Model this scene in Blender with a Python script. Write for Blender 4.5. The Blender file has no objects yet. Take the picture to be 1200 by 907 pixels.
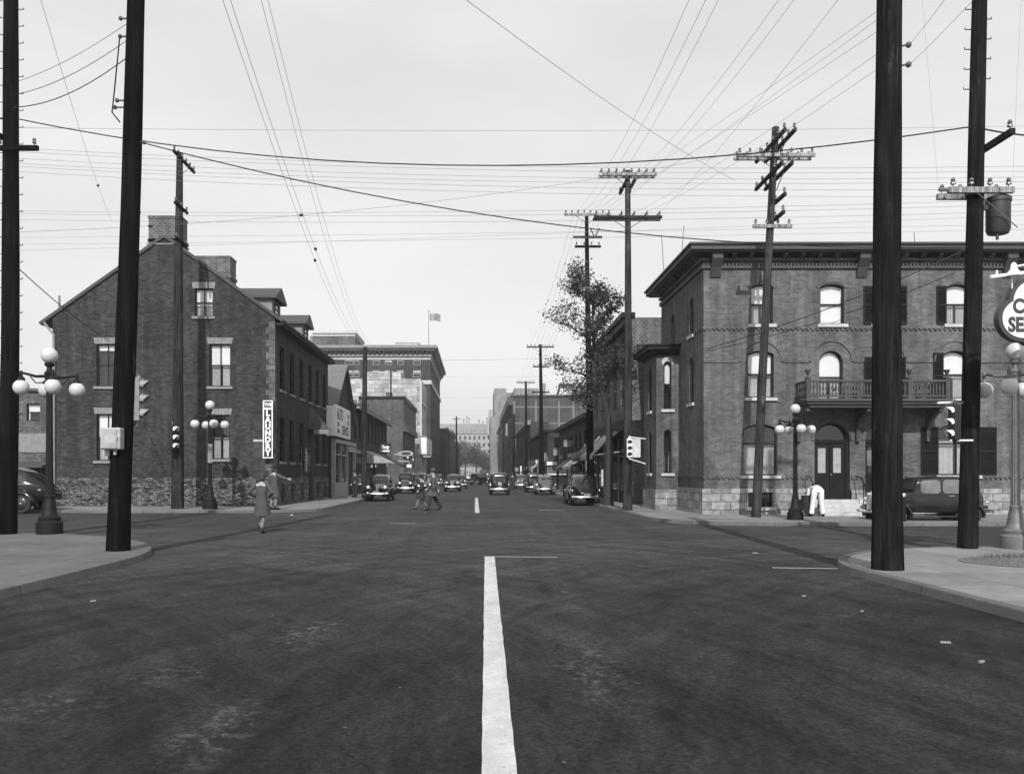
import bpy, bmesh, math, random
from mathutils import Vector, Matrix, noise as mnoise
random.seed(7)
R = math.radians; PI = math.pi
scene = bpy.context.scene
COL = scene.collection
H0 = 1.7; VX = 560.0; HY = 555.0; F = 1000.0
def Xp(px, Y): return (px - VX) / F * Y
def Zp(py, Y): return H0 - (py - HY) / F * Y
def PT(px, py, Y): return Vector((Xp(px, Y), Y, Zp(py, Y)))

# ------------------------------------------------------------------ materials
MATS = {}
class NT:
    def __init__(s, name):
        s.m = bpy.data.materials.new(name); s.m.use_nodes = True
        s.t = s.m.node_tree; s.t.nodes.clear()
        s.out = s.n('ShaderNodeOutputMaterial')
    def n(s, typ, **kw):
        nd = s.t.nodes.new(typ)
        for k, v in kw.items():
            if k.startswith('i_'):
                key = k[2:]
                key = int(key) if key.isdigit() else key.replace('_', ' ')
                nd.inputs[key].default_value = v
            else: setattr(nd, k, v)
        return nd
    def l(s, a, b): s.t.links.new(a, b)
    def math(s, op, a, b=None, c=None, clamp=False):
        nd = s.n('ShaderNodeMath', operation=op); nd.use_clamp = clamp
        for i, x in enumerate((a, b, c)):
            if x is None: continue
            if isinstance(x, (int, float)): nd.inputs[i].default_value = x
            else: s.l(x, nd.inputs[i])
        return nd.outputs[0]
    def noise(s, vec, scale, detail=4, rough=.55, stretch=None):
        if stretch:
            mp = s.n('ShaderNodeMapping'); mp.inputs['Scale'].default_value = stretch
            s.l(vec, mp.inputs[0]); vec = mp.outputs[0]
        nd = s.n('ShaderNodeTexNoise'); nd.inputs['Scale'].default_value = scale
        nd.inputs['Detail'].default_value = detail; nd.inputs['Roughness'].default_value = rough
        s.l(vec, nd.inputs['Vector']); return nd.outputs['Fac']
    def rng(s, v, a, b, c, d):
        nd = s.n('ShaderNodeMapRange'); s.l(v, nd.inputs[0])
        for i, x in enumerate((a, b, c, d)): nd.inputs[i + 1].default_value = x
        return nd.outputs[0]
    def bsdf(s, val, rough=.8, metallic=0, spec=.5, bump=None, bstr=.3, bdist=.01, coat=0):
        p = s.n('ShaderNodeBsdfPrincipled')
        if isinstance(val, (int, float)): p.inputs['Base Color'].default_value = (val, val, val, 1)
        else: s.l(val, p.inputs['Base Color'])
        if isinstance(rough, (int, float)): p.inputs['Roughness'].default_value = rough
        else: s.l(rough, p.inputs['Roughness'])
        p.inputs['Metallic'].default_value = metallic
        p.inputs['Specular IOR Level'].default_value = spec
        p.inputs['Coat Weight'].default_value = coat
        p.inputs['Coat Roughness'].default_value = .06
        if bump is not None:
            b = s.n('ShaderNodeBump'); b.inputs['Strength'].default_value = bstr
            b.inputs['Distance'].default_value = bdist
            s.l(bump, b.inputs['Height']); s.l(b.outputs[0], p.inputs['Normal'])
        s.l(p.outputs[0], s.out.inputs[0]); return p
    def objvec(s):
        tc = s.n('ShaderNodeTexCoord'); oi = s.n('ShaderNodeObjectInfo')
        mu = s.math('MULTIPLY', oi.outputs['Random'], 37.0)
        va = s.n('ShaderNodeVectorMath', operation='ADD'); s.l(tc.outputs['Object'], va.inputs[0])
        s.l(mu, va.inputs[1]); return va.outputs[0]
    def wallvec(s):
        g = s.n('ShaderNodeNewGeometry')
        sp = s.n('ShaderNodeSeparateXYZ'); s.l(g.outputs['Position'], sp.inputs[0])
        sn = s.n('ShaderNodeSeparateXYZ'); s.l(g.outputs['True Normal'], sn.inputs[0])
        ax = s.math('ABSOLUTE', sn.outputs[0]); k = s.math('GREATER_THAN', ax, .6)
        d = s.math('SUBTRACT', sp.outputs[1], sp.outputs[0])
        u = s.math('ADD', sp.outputs[0], s.math('MULTIPLY', d, k))
        az = s.math('ABSOLUTE', sn.outputs[2]); kz = s.math('GREATER_THAN', az, .7)
        dz = s.math('SUBTRACT', sp.outputs[1], sp.outputs[2])
        v = s.math('ADD', sp.outputs[2], s.math('MULTIPLY', dz, kz))
        c = s.n('ShaderNodeCombineXYZ'); s.l(u, c.inputs[0]); s.l(v, c.inputs[1])
        return c.outputs[0], g.outputs['Position'], sp

def plain(name, val, rough=.8, var=.25, scale=2.0, bump=0, bscale=30, stretch=None, metallic=0, spec=.5, coat=0):
    if name in MATS: return MATS[name]
    t = NT(name); v = t.objvec()
    n1 = t.noise(v, scale, 5, .6, stretch); n2 = t.noise(v, scale * 9, 3, .6, stretch)
    a = t.rng(n1, .3, .7, 1 - var, 1 + var); b = t.rng(n2, .3, .7, 1 - var * .5, 1 + var * .5)
    val_ = t.math('MULTIPLY', t.math('MULTIPLY', a, b), val)
    r = t.rng(n1, .3, .7, max(rough - .12, .03), min(rough + .12, 1)) if rough > .15 else rough
    t.bsdf(val_, r, metallic, spec, t.noise(v, bscale, 4, .6, stretch) if bump else None, bump, .01, coat)
    MATS[name] = t.m; return t.m

def brick(name, val, mortar, bw=.22, bh=.076, ms=.006, var=.35, dirt=.3):
    if name in MATS: return MATS[name]
    t = NT(name); w, pos, sp = t.wallvec()
    b = t.n('ShaderNodeTexBrick'); t.l(w, b.inputs['Vector'])
    b.inputs['Scale'].default_value = 1; b.inputs['Brick Width'].default_value = bw
    b.inputs['Row Height'].default_value = bh; b.inputs['Mortar Size'].default_value = ms
    b.inputs['Mortar Smooth'].default_value = .1; b.inputs['Bias'].default_value = 0
    lo, hi = val * (1 - var), val * (1 + var)
    b.inputs['Color1'].default_value = (lo, lo, lo, 1); b.inputs['Color2'].default_value = (hi, hi, hi, 1)
    b.inputs['Mortar'].default_value = (mortar,) * 3 + (1,)
    n1 = t.noise(pos, .45, 5, .65); n2 = t.noise(pos, 2.6, 4, .7); n3 = t.noise(pos, 11, 3, .7)
    k = t.math('MULTIPLY', t.rng(n1, .3, .7, 1 - dirt, 1 + dirt), t.rng(n2, .25, .75, 1 - dirt * .8, 1 + dirt * .8))
    k = t.math('MULTIPLY', k, t.rng(n3, .25, .75, .8, 1.25))
    # rain streaks
    st = t.noise(pos, 1.0, 3, .6, (3.2, 3.2, .22)); k = t.math('MULTIPLY', k, t.rng(st, .35, .68, 1.15, .68))
    mx = t.n('ShaderNodeMix', data_type='RGBA', blend_type='MULTIPLY'); mx.inputs[0].default_value = 1
    t.l(b.outputs['Color'], mx.inputs[6]); t.l(k, mx.inputs[7])
    h = t.math('ADD', t.math('MULTIPLY', b.outputs['Fac'], -1.0), t.math('MULTIPLY', n3, .6))
    t.bsdf(mx.outputs[2], .88, 0, .25, h, .5, .008)
    MATS[name] = t.m; return t.m

def rubble(name, lo, hi, sc=(3.2, 7.0), joint=.05):
    t = NT(name); w, pos, sp = t.wallvec()
    n = t.noise(pos, 3, 3, .6); nn = t.n('ShaderNodeTexNoise'); nn.inputs['Scale'].default_value = 2.5
    t.l(pos, nn.inputs['Vector'])
    va = t.n('ShaderNodeVectorMath', operation='MULTIPLY_ADD'); t.l(nn.outputs['Color'], va.inputs[0])
    va.inputs[1].default_value = (.16, .12, 0); t.l(w, va.inputs[2])
    mp = t.n('ShaderNodeMapping'); mp.inputs['Scale'].default_value = (sc[0], sc[1], 1); t.l(va.outputs[0], mp.inputs[0])
    v1 = t.n('ShaderNodeTexVoronoi', voronoi_dimensions='2D'); t.l(mp.outputs[0], v1.inputs['Vector']); v1.inputs['Scale'].default_value = 1
    v2 = t.n('ShaderNodeTexVoronoi', voronoi_dimensions='2D', feature='DISTANCE_TO_EDGE'); t.l(mp.outputs[0], v2.inputs['Vector']); v2.inputs['Scale'].default_value = 1
    sep = t.n('ShaderNodeSeparateColor'); t.l(v1.outputs['Color'], sep.inputs[0])
    c = t.rng(sep.outputs[0], 0, 1, lo, hi)
    nf = t.noise(pos, 14, 5, .7); c = t.math('MULTIPLY', c, t.rng(nf, .25, .75, .55, 1.45))
    e = t.rng(v2.outputs['Distance'], 0, .09, 0, 1); e = t.math('MINIMUM', t.math('MAXIMUM', e, 0), 1)
    mixv = t.n('ShaderNodeMix'); t.l(e, mixv.inputs[0]); mixv.inputs[2].default_value = joint; t.l(c, mixv.inputs[3])
    h = t.math('ADD', t.math('MULTIPLY', e, .7), nf)
    t.bsdf(mixv.outputs[0], .9, 0, .2, h, .9, .05)
    MATS[name] = t.m; return t.m

def ashlar(name, val, bw=.75, bh=.31):
    t = NT(name); w, pos, sp = t.wallvec()
    b = t.n('ShaderNodeTexBrick'); t.l(w, b.inputs['Vector'])
    b.inputs['Scale'].default_value = 1; b.inputs['Brick Width'].default_value = bw
    b.inputs['Row Height'].default_value = bh; b.inputs['Mortar Size'].default_value = .014
    for k, f in (('Color1', .7), ('Color2', 1.3), ('Mortar', .45)): b.inputs[k].default_value = (val * f,) * 3 + (1,)
    n1 = t.noise(pos, 4, 6, .75); n2 = t.noise(pos, .8, 3, .6)
    k = t.math('MULTIPLY', t.rng(n1, .3, .7, .55, 1.45), t.rng(n2, .3, .7, .8, 1.2))
    mx = t.n('ShaderNodeMix', data_type='RGBA', blend_type='MULTIPLY'); mx.inputs[0].default_value = 1
    t.l(b.outputs['Color'], mx.inputs[6]); t.l(k, mx.inputs[7])
    h = t.math('ADD', t.math('MULTIPLY', b.outputs['Fac'], -1.2), t.math('MULTIPLY', n1, 1.6))
    t.bsdf(mx.outputs[2], .9, 0, .2, h, .9, .06)
    MATS[name] = t.m; return t.m

def asphalt():
    t = NT('asphalt'); g = t.n('ShaderNodeNewGeometry'); pos = g.outputs['Position']
    base = .022
    big = t.noise(pos, .16, 5, .6); mid = t.noise(pos, 1.1, 5, .65); fine = t.noise(pos, 60, 3, .8); grit = t.noise(pos, 14, 4, .8)
    # polish running with the traffic, and tracks that curve through the turn
    lane = t.noise(pos, 1.0, 4, .6, (1.5, .05, 1))
    def sweep(cx_, cy_, seed):
        s1 = t.n('ShaderNodeVectorMath', operation='SUBTRACT'); t.l(pos, s1.inputs[0]); s1.inputs[1].default_value = (cx_, cy_, 0)
        wn = t.n('ShaderNodeTexNoise'); wn.inputs['Scale'].default_value = .35; t.l(pos, wn.inputs['Vector'])
        s2 = t.n('ShaderNodeVectorMath', operation='MULTIPLY_ADD'); t.l(wn.outputs['Color'], s2.inputs[0]); s2.inputs[1].default_value = (1.4, 1.4, 0); t.l(s1.outputs[0], s2.inputs[2])
        ln = t.n('ShaderNodeVectorMath', operation='LENGTH'); t.l(s2.outputs[0], ln.inputs[0]); sx = t.n('ShaderNodeSeparateXYZ'); t.l(s2.outputs[0], sx.inputs[0])
        an = t.math('ARCTAN2', sx.outputs[1], sx.outputs[0]); cb = t.n('ShaderNodeCombineXYZ'); t.l(t.math('MULTIPLY', ln.outputs['Value'], 2.6), cb.inputs[0]); t.l(t.math('MULTIPLY', an, 2.2), cb.inputs[1]); cb.inputs[2].default_value = seed
        return t.noise(cb.outputs[0], 1.0, 6, .72)
    sw1 = sweep(16, 3, 1); sw2 = sweep(-17, 1, 9)
    v = t.math('MULTIPLY', t.rng(big, .3, .7, .68, 1.32), t.rng(mid, .25, .75, .82, 1.18))
    v = t.math('MULTIPLY', v, t.rng(lane, .3, .7, .86, 1.16))
    v = t.math('MULTIPLY', v, t.rng(fine, .25, .75, .5, 1.55))
    v = t.math('MULTIPLY', v, t.rng(grit, .25, .75, .8, 1.2))
    v = t.math('MULTIPLY', v, t.rng(sw1, .32, .68, .68, 1.42))
    v = t.math('MULTIPLY', v, t.rng(sw2, .32, .68, .68, 1.42))
    v = t.math('MULTIPLY', v, base)
    # road tone is paler from the crossing onwards; the changeover wanders
    sy = t.n('ShaderNodeSeparateXYZ'); t.l(pos, sy.inputs[0]); wob = t.math('MULTIPLY', t.math('SUBTRACT', big, .5), 14.0)
    dz = t.n('ShaderNodeMapRange'); dz.interpolation_type = 'SMOOTHSTEP'; t.l(t.math('ADD', sy.outputs[1], wob), dz.inputs[0])
    for i_, x_ in enumerate((7, 19, .85, 1.7)): dz.inputs[i_ + 1].default_value = x_
    v = t.math('MULTIPLY', v, dz.outputs[0])
    # small aggregate and tar dribbles
    ag = t.n('ShaderNodeTexVoronoi'); ag.inputs['Scale'].default_value = 38; t.l(pos, ag.inputs['Vector'])
    sa = t.n('ShaderNodeSeparateColor'); t.l(ag.outputs['Color'], sa.inputs[0]); v = t.math('MULTIPLY', v, t.rng(sa.outputs[0], 0, 1, .7, 1.35))
    oil = t.noise(pos, 1.7, 5, .7, (1, .35, 1)); v = t.math('MULTIPLY', v, t.math('MAXIMUM', t.math('MINIMUM', t.rng(oil, .34, .42, .62, 1), 1), .62))
    # chalky scuffs and spills with shapes of their own
    sp = t.noise(pos, 7, 6, .8); sps = t.math('MAXIMUM', t.rng(sp, .5, .66, 0, 1), 0)
    tot = None
    for (x, y, rx, ry, s) in ((-1.8, 9.1, .35, 1.1, .11), (-1.72, 5.6, .3, .9, .10), (-2.6, 7.2, .45, .5, .06), (-4.3, 17.5, .7, 1.6, .05),
                              (1.25, 12.5, .22, 3.0, .07), (1.0, 7.5, .45, 1.9, .07), (-3.2, 6.2, .6, .6, .05), (4.4, 10.2, .7, .35, .05), (5.6, 20, 1.6, .7, .04), (-9.6, 19.2, .6, .9, .05)):
        m = t.n('ShaderNodeMapping'); m.vector_type = 'POINT'
        m.inputs['Location'].default_value = (-x / rx, -y / ry, 0); m.inputs['Scale'].default_value = (1 / rx, 1 / ry, 0)
        t.l(pos, m.inputs[0]); ln = t.n('ShaderNodeVectorMath', operation='LENGTH'); t.l(m.outputs[0], ln.inputs[0])
        f = t.math('MULTIPLY', t.math('MAXIMUM', t.rng(ln.outputs['Value'], .2, 1.1, 1, 0), 0), s)
        tot = f if tot is None else t.math('ADD', tot, f)
    v = t.math('ADD', v, t.math('MULTIPLY', tot, t.math('MINIMUM', sps, 1)))
    # scattered pale chips
    vo = t.n('ShaderNodeTexVoronoi'); vo.inputs['Scale'].default_value = 2.2; t.l(pos, vo.inputs['Vector'])
    chip = t.math('LESS_THAN', vo.outputs['Distance'], .03); v = t.math('ADD', v, t.math('MULTIPLY', chip, .07)); vo2 = t.n('ShaderNodeTexVoronoi'); vo2.inputs['Scale'].default_value = 6; t.l(pos, vo2.inputs['Vector']); chip2 = t.math('LESS_THAN', vo2.outputs['Distance'], .05); v = t.math('ADD', v, t.math('MULTIPLY', t.math('MULTIPLY', chip2, t.math('GREATER_THAN', sw1, .52)), .04))
    # tar joint cracks
    ed = t.n('ShaderNodeTexVoronoi', feature='DISTANCE_TO_EDGE'); ed.inputs['Scale'].default_value = .13
    nn = t.n('ShaderNodeTexNoise'); nn.inputs['Scale'].default_value = .7; nn.inputs['Detail'].default_value = 6; t.l(pos, nn.inputs['Vector'])
    va = t.n('ShaderNodeVectorMath', operation='MULTIPLY_ADD'); t.l(nn.outputs['Color'], va.inputs[0]); va.inputs[1].default_value = (2.5, 2.5, 0); t.l(pos, va.inputs[2]); t.l(va.outputs[0], ed.inputs['Vector'])
    cr = t.math('LESS_THAN', ed.outputs['Distance'], .0028); v = t.math('MULTIPLY', v, t.rng(cr, 0, 1, 1, .8))
    t.bsdf(v, t.rng(big, .3, .7, .82, .95), 0, .12, t.math('ADD', fine, t.math('MULTIPLY', grit, 2)), .35, .006)
    MATS['asphalt'] = t.m; return t.m

def concrete(name, val, joint=1.5):
    t = NT(name); g = t.n('ShaderNodeNewGeometry'); pos = g.outputs['Position']
    b = t.n('ShaderNodeTexBrick'); b.offset = 0; t.l(pos, b.inputs['Vector']); b.inputs['Scale'].default_value = 1
    b.inputs['Brick Width'].default_value = joint; b.inputs['Row Height'].default_value = joint; b.inputs['Mortar Size'].default_value = .012
    for k, f in (('Color1', .9), ('Color2', 1.08), ('Mortar', .5)): b.inputs[k].default_value = (val * f,) * 3 + (1,)
    n1 = t.noise(pos, .7, 6, .65); n2 = t.noise(pos, 30, 4, .75); n3 = t.noise(pos, 5, 5, .7)
    k = t.math('MULTIPLY', t.rng(n1, .3, .7, .78, 1.2), t.math('MULTIPLY', t.rng(n2, .25, .75, .8, 1.2), t.rng(n3, .25, .75, .86, 1.14)))
    mx = t.n('ShaderNodeMix', data_type='RGBA', blend_type='MULTIPLY'); mx.inputs[0].default_value = 1
    t.l(b.outputs['Color'], mx.inputs[6]); t.l(k, mx.inputs[7])
    t.bsdf(mx.outputs[2], .9, 0, .2, t.math('ADD', n2, n3), .4, .006)
    MATS[name] = t.m; return t.m

def paintline():
    t = NT('road_paint'); g = t.n('ShaderNodeNewGeometry'); pos = g.outputs['Position']
    n = t.noise(pos, 9, 6, .8); n2 = t.noise(pos, 1.2, 3, .6, (1, 3, 1)); n3 = t.noise(pos, 50, 3, .8)
    v = t.math('MULTIPLY', t.rng(n, .33, .4, .5, 1), t.rng(n2, .3, .7, .94, 1.05))
    v = t.math('MULTIPLY', v, t.rng(n3, .25, .6, .8, 1.05))
    tr = t.noise(pos, 2.2, 5, .7, (1.5, .5, 1)); v = t.math('MULTIPLY', v, t.rng(tr, .35, .65, .78, 1.08)); ck = t.noise(pos, 3.5, 7, .85, (2, 5, 1)); v = t.math('MULTIPLY', v, t.math('MINIMUM', t.rng(t.math('ABSOLUTE', t.math('SUBTRACT', ck, .5)), 0, .012, .55, 1), 1)); v = t.math('MULTIPLY', v, .5)
    t.bsdf(v, .85); MATS['road_paint'] = t.m; return t.m

def woodmat(name, val):
    t = NT(name); v = t.objvec()
    a = t.noise(v, 9, 6, .65, (1, 1, .05)); b = t.noise(v, 30, 4, .7, (1, 1, .03)); c = t.noise(v, .8, 3, .6); d = t.noise(v, 6, 3, .7, (1, 1, .5))
    k = t.math('MULTIPLY', t.rng(a, .3, .7, .4, 1.9), t.rng(b, .3, .7, .45, 1.8)); sc = t.noise(v, 3.5, 5, .8, (1, 1, .25)); k = t.math('MULTIPLY', k, t.math('MAXIMUM', t.rng(sc, .6, .66, 1, 2.2), 1)); k = t.math('MULTIPLY', k, t.rng(c, .3, .7, .7, 1.4))
    k = t.math('MULTIPLY', k, t.rng(d, .28, .4, .45, 1))
    t.bsdf(t.math('MULTIPLY', k, val), .95, 0, .03, t.math('ADD', a, b), .8, .015)
    MATS[name] = t.m; return t.m

def glassmat(name, dark=.01, transp=.75):
    t = NT(name)
    gl = t.n('ShaderNodeBsdfGlossy'); gl.inputs['Roughness'].default_value = .03; gl.inputs['Color'].default_value = (.9, .9, .9, 1)
    tr = t.n('ShaderNodeBsdfTransparent'); tr.inputs['Color'].default_value = (.92, .92, .92, 1)
    fr = t.n('ShaderNodeFresnel'); fr.inputs['IOR'].default_value = 1.5
    mx = t.n('ShaderNodeMixShader'); t.l(fr.outputs[0], mx.inputs[0]); t.l(tr.outputs[0], mx.inputs[1]); t.l(gl.outputs[0], mx.inputs[2])
    t.l(mx.outputs[0], t.out.inputs[0]); MATS[name] = t.m; return t.m

def leafmat(name, val):
    t = NT(name); oi = t.n('ShaderNodeNewGeometry')
    r = t.rng(oi.outputs['Random Per Island'], 0, 1, val * .55, val * 1.5)
    c = t.n('ShaderNodeCombineColor')
    for i in range(3): t.l(r, c.inputs[i])
    d = t.n('ShaderNodeBsdfPrincipled'); t.l(c.outputs[0], d.inputs['Base Color']); d.inputs['Roughness'].default_value = .55
    tl = t.n('ShaderNodeBsdfTranslucent'); t.l(c.outputs[0], tl.inputs[0])
    mx = t.n('ShaderNodeMixShader'); mx.inputs[0].default_value = .35
    t.l(d.outputs[0], mx.inputs[1]); t.l(tl.outputs[0], mx.inputs[2]); t.l(mx.outputs[0], t.out.inputs[0])
    MATS[name] = t.m; return t.m

A_ = asphalt(); PAVE = concrete('concrete_pavement', .19); KERB = concrete('kerb_stone', .11, 2.4); PAVEL = concrete('dingy_concrete_pavement', .115); PAINT = paintline()  # left pavement gets a darker concrete tone than the others
DIRT = plain('packed_dirt', .12, .95, .3, .5, .4, 12)
BR_R = brick('red_house_brick', .095, .12, var=.22, dirt=.34); BR_L = brick('old_dark_brick', .034, .055, var=.45, dirt=.35)  # red house brick keeps one base tone on front, side and bay
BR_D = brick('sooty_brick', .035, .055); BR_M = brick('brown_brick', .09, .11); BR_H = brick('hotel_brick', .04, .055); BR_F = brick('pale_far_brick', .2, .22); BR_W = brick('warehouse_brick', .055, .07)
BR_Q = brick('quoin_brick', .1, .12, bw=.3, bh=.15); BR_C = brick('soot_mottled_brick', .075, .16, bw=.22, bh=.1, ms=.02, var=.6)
ST_B = ashlar('rock_faced_stone', .24); ST_L = rubble('rubble_stone', .022, .17, (5.2, 11.0), .035); ST_P = ashlar('pale_smooth_stone', .38, 1.4, .6); ST_S = ashlar('stone_piers', .12, .6, .28)
LIME = plain('limestone_trim', .42, .85, .2, 3, .3); LIMED = plain('weathered_trim', .2, .85, .25, 3, .3)
CORN = plain('painted_cornice', .045, .6, .25, 2); DKW = plain('dark_painted_wood', .009, .6, .3, 3, .2, 40, spec=.2); GLS = glassmat('window_glass')
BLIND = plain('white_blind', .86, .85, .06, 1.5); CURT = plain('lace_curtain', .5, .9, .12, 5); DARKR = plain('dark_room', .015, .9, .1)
SLATE = plain('slate_roof', .05, .75, .3, 3, .5, 14); SLATL = plain('grey_shingle', .13, .85, .25, 3, .5, 14); TIN = plain('tin_roof', .09, .45, .2, 2)
CREO = woodmat('creosoted_wood', .004); CREOR = woodmat('worn_creosoted_wood', .009); WOODG = woodmat('weathered_pole_wood', .028); WOODM = woodmat('brown_pole_wood', .02); WOODL = woodmat('pale_crossarm_wood', .16)
IRON = plain('black_cast_iron', .009, .6, .2, 5, .2, spec=.2); IRONG = plain('painted_grey_iron', .12, .5, .2, 5, .2); GLOBE = plain('milk_glass', .5, .25, .06, 3, spec=.6)
PORC = plain('porcelain_insulator', .1, .25, .2, 8); WIRE = plain('wire_metal', .02, .6, .1, 2); WIRET = plain('thin_wire_metal', .2, .6, .1, 2)
GALV = plain('galvanised_box', .34, .45, .25, 6, .2); SIGW = plain('white_sign_enamel', .75, .4, .08, 2); SIGB = plain('black_sign_enamel', .012, .35, .2, 2); SIGG = plain('dark_grey_sign_letters', .035, .5, .1, 2)
YELP = plain('signal_body_paint', .22, .5, .2, 5); LENS = plain('signal_lens', .015, .1, .1, 2, spec=.8)
CARB = plain('black_car_paint', .004, .2, .2, 2, coat=.35, spec=.35); CARG = plain('grey_car_paint', .028, .3, .15, 1.5, coat=.35); CARD = plain('dark_car_paint', .01, .2, .2, 2, coat=.4, spec=.4); CARM = plain('mid_grey_car_paint', .075, .2, .15, 2, coat=.6)
CHRO = plain('chrome', .75, .12, .05, 3, metallic=1); RUBB = plain('tyre_rubber', .018, .85, .2, 8); CGLS = plain('car_window_glass', .012, .05, .2, 2, spec=.8); HEADL = plain('headlight_glass', .6, .1, .1, 3, spec=.8); WHEELM = plain('wheel_disc_paint', .02, .3, .2, 3)
SKIN = plain('skin', .32, .6, .1, 6); HAIR = plain('dark_hair', .02, .6, .3, 20); COAT1 = plain('grey_wool_coat', .055, .9, .25, 6, .4, 30); COAT2 = plain('brown_wool_coat', .06, .9, .25, 6, .4, 30)
SUIT = plain('dark_suit_cloth', .022, .9, .25, 6, .4, 30); WHITEC = plain('white_cotton', .7, .9, .12, 6, .5, 14); SHOE = plain('black_leather', .012, .35, .2, 6); STOCK = plain('stockings', .14, .7, .1, 5)
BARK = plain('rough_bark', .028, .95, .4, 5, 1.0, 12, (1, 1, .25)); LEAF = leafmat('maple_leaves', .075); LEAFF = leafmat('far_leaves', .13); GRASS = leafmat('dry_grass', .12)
AWN = plain('striped_awning_canvas', .3, .85, .2, 2); AWND = plain('dark_awning_canvas', .03, .9, .2, 2); STAINB = plain('storefront_paint', .3, .6, .2, 3); FLAGM = plain('flag_cloth', .2, .9, .4, 2)

# ------------------------------------------------------------------ mesh helper
ORG = {}
def tag(o, label=None, cat=None, group=None, kind=None):
    if label: o['label'] = label
    if cat: o['category'] = cat
    if group: o['group'] = group
    if kind: o['kind'] = kind
    return o
def empty(name, loc=(0, 0, 0), rz=0, local=False):
    o = bpy.data.objects.new(name, None); COL.objects.link(o); o.location = loc; o.rotation_euler = (0, 0, rz)
    o.empty_display_size = .2; ORG[o.name] = Vector((0, 0, 0)) if local else Vector(loc); return o
class MB:
    def __init__(s): s.v = []; s.f = []
    def add(s, vs, fs):
        k = len(s.v); s.v += [Vector(a) for a in vs]; s.f += [tuple(i + k for i in f) for f in fs]; return s
    def box(s, x0, x1, y0, y1, z0, z1):
        return s.add([(x0, y0, z0), (x1, y0, z0), (x1, y1, z0), (x0, y1, z0), (x0, y0, z1), (x1, y0, z1), (x1, y1, z1), (x0, y1, z1)],
                     [(0, 3, 2, 1), (4, 5, 6, 7), (0, 1, 5, 4), (1, 2, 6, 5), (2, 3, 7, 6), (3, 0, 4, 7)])
    def hexa(s, p): return s.add(p, [(0, 3, 2, 1), (4, 5, 6, 7), (0, 1, 5, 4), (1, 2, 6, 5), (2, 3, 7, 6), (3, 0, 4, 7)])
    def prism(s, pts, vec):
        n = len(pts); pts = [Vector(p) for p in pts]; vec = Vector(vec)
        return s.add(pts + [p + vec for p in pts], [tuple(range(n)), tuple(range(2 * n - 1, n - 1, -1))] + [(i, (i + 1) % n, n + (i + 1) % n, n + i) for i in range(n)])
    def loft(s, rings, caps=True, closed=True):
        n = len(rings[0]); k = len(s.v); s.v += [Vector(p) for r in rings for p in r]
        for i in range(len(rings) - 1):
            for j in range(n if closed else n - 1):
                a = k + i * n + j; b = k + i * n + (j + 1) % n; s.f.append((a, b, b + n, a + n))
        if caps and closed:
            s.f.append(tuple(k + j for j in range(n))[::-1]); m = k + (len(rings) - 1) * n; s.f.append(tuple(m + j for j in range(n)))
        return s
    def tube(s, pts, rad, n=8, caps=True, up=None):
        pts = [Vector(p) for p in pts]; rings = []
        if not hasattr(rad, '__len__'): rad = [rad] * len(pts)
        ref = None
        for i, p in enumerate(pts):
            d = (pts[min(i + 1, len(pts) - 1)] - pts[max(i - 1, 0)]).normalized()
            if ref is None:
                ref = Vector((0, 0, 1)) if abs(d.z) < .9 else Vector((1, 0, 0))
            a = d.cross(ref).normalized(); b = a.cross(d).normalized(); ref = b
            rings.append([p + (a * math.cos(2 * PI * j / n) + b * math.sin(2 * PI * j / n)) * rad[i] for j in range(n)])
        return s.loft(rings, caps)
    def lathe(s, prof, c=(0, 0, 0), n=16, axis='z', flute=0):
        rings = []; c = Vector(c)
        for r, h in prof:
            ring = []
            for j in range(n):
                a = 2 * PI * j / n; rr = r * (1 - flute * (j % 2)); x, y = rr * math.cos(a), rr * math.sin(a)
                ring.append(c + (Vector((x, y, h)) if axis == 'z' else Vector((h, x, y)) if axis == 'x' else Vector((x, h, y))))
            rings.append(ring)
        return s.loft(rings)
    def ball(s, c, r, n=16, m=10, sc=(1, 1, 1)):
        rings = []
        for i in range(1, m):
            a = PI * i / m
            rings.append([Vector(c) + Vector((r * sc[0] * math.sin(a) * math.cos(2 * PI * j / n), r * sc[1] * math.sin(a) * math.sin(2 * PI * j / n), -r * sc[2] * math.cos(a))) for j in range(n)])
        return s.loft(rings)
    def xf(s, M):
        s.v = [M @ p for p in s.v]; return s
    def join(s, o): return s.add(o.v, o.f)
    def build(s, name, mat, parent=None, smooth=False, origin=None, recalc=True, autos=None):
        if not s.v: return None
        me = bpy.data.meshes.new(name)
        if parent is not None: o0 = ORG[parent.name]
        elif origin is not None: o0 = Vector(origin)
        else:
            xs = [p.x for p in s.v]; ys = [p.y for p in s.v]; zs = [p.z for p in s.v]
            o0 = Vector(((min(xs) + max(xs)) / 2, (min(ys) + max(ys)) / 2, min(zs)))
        me.from_pydata([tuple(p - o0) for p in s.v], [], s.f)
        if recalc:
            bm = bmesh.new(); bm.from_mesh(me); bmesh.ops.recalc_face_normals(bm, faces=bm.faces); bm.to_mesh(me); bm.free()
        me.materials.append(mat)
        if smooth:
            for p in me.polygons: p.use_smooth = True
            try: me.set_sharp_from_angle(angle=R(40))
            except Exception: pass
        o = bpy.data.objects.new(name, me); COL.objects.link(o)
        if parent is not None: o.parent = parent; ORG[o.name] = Vector(o0)
        else: o.location = o0; ORG[o.name] = Vector(o0)
        return o
def copy_tree(o, parent=None):
    c = o.copy(); COL.objects.link(c)
    if parent is not None: c.parent = parent
    ORG[c.name] = ORG.get(o.name, Vector((0, 0, 0)))
    for ch in list(o.children): copy_tree(ch, c)
    return c

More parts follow.
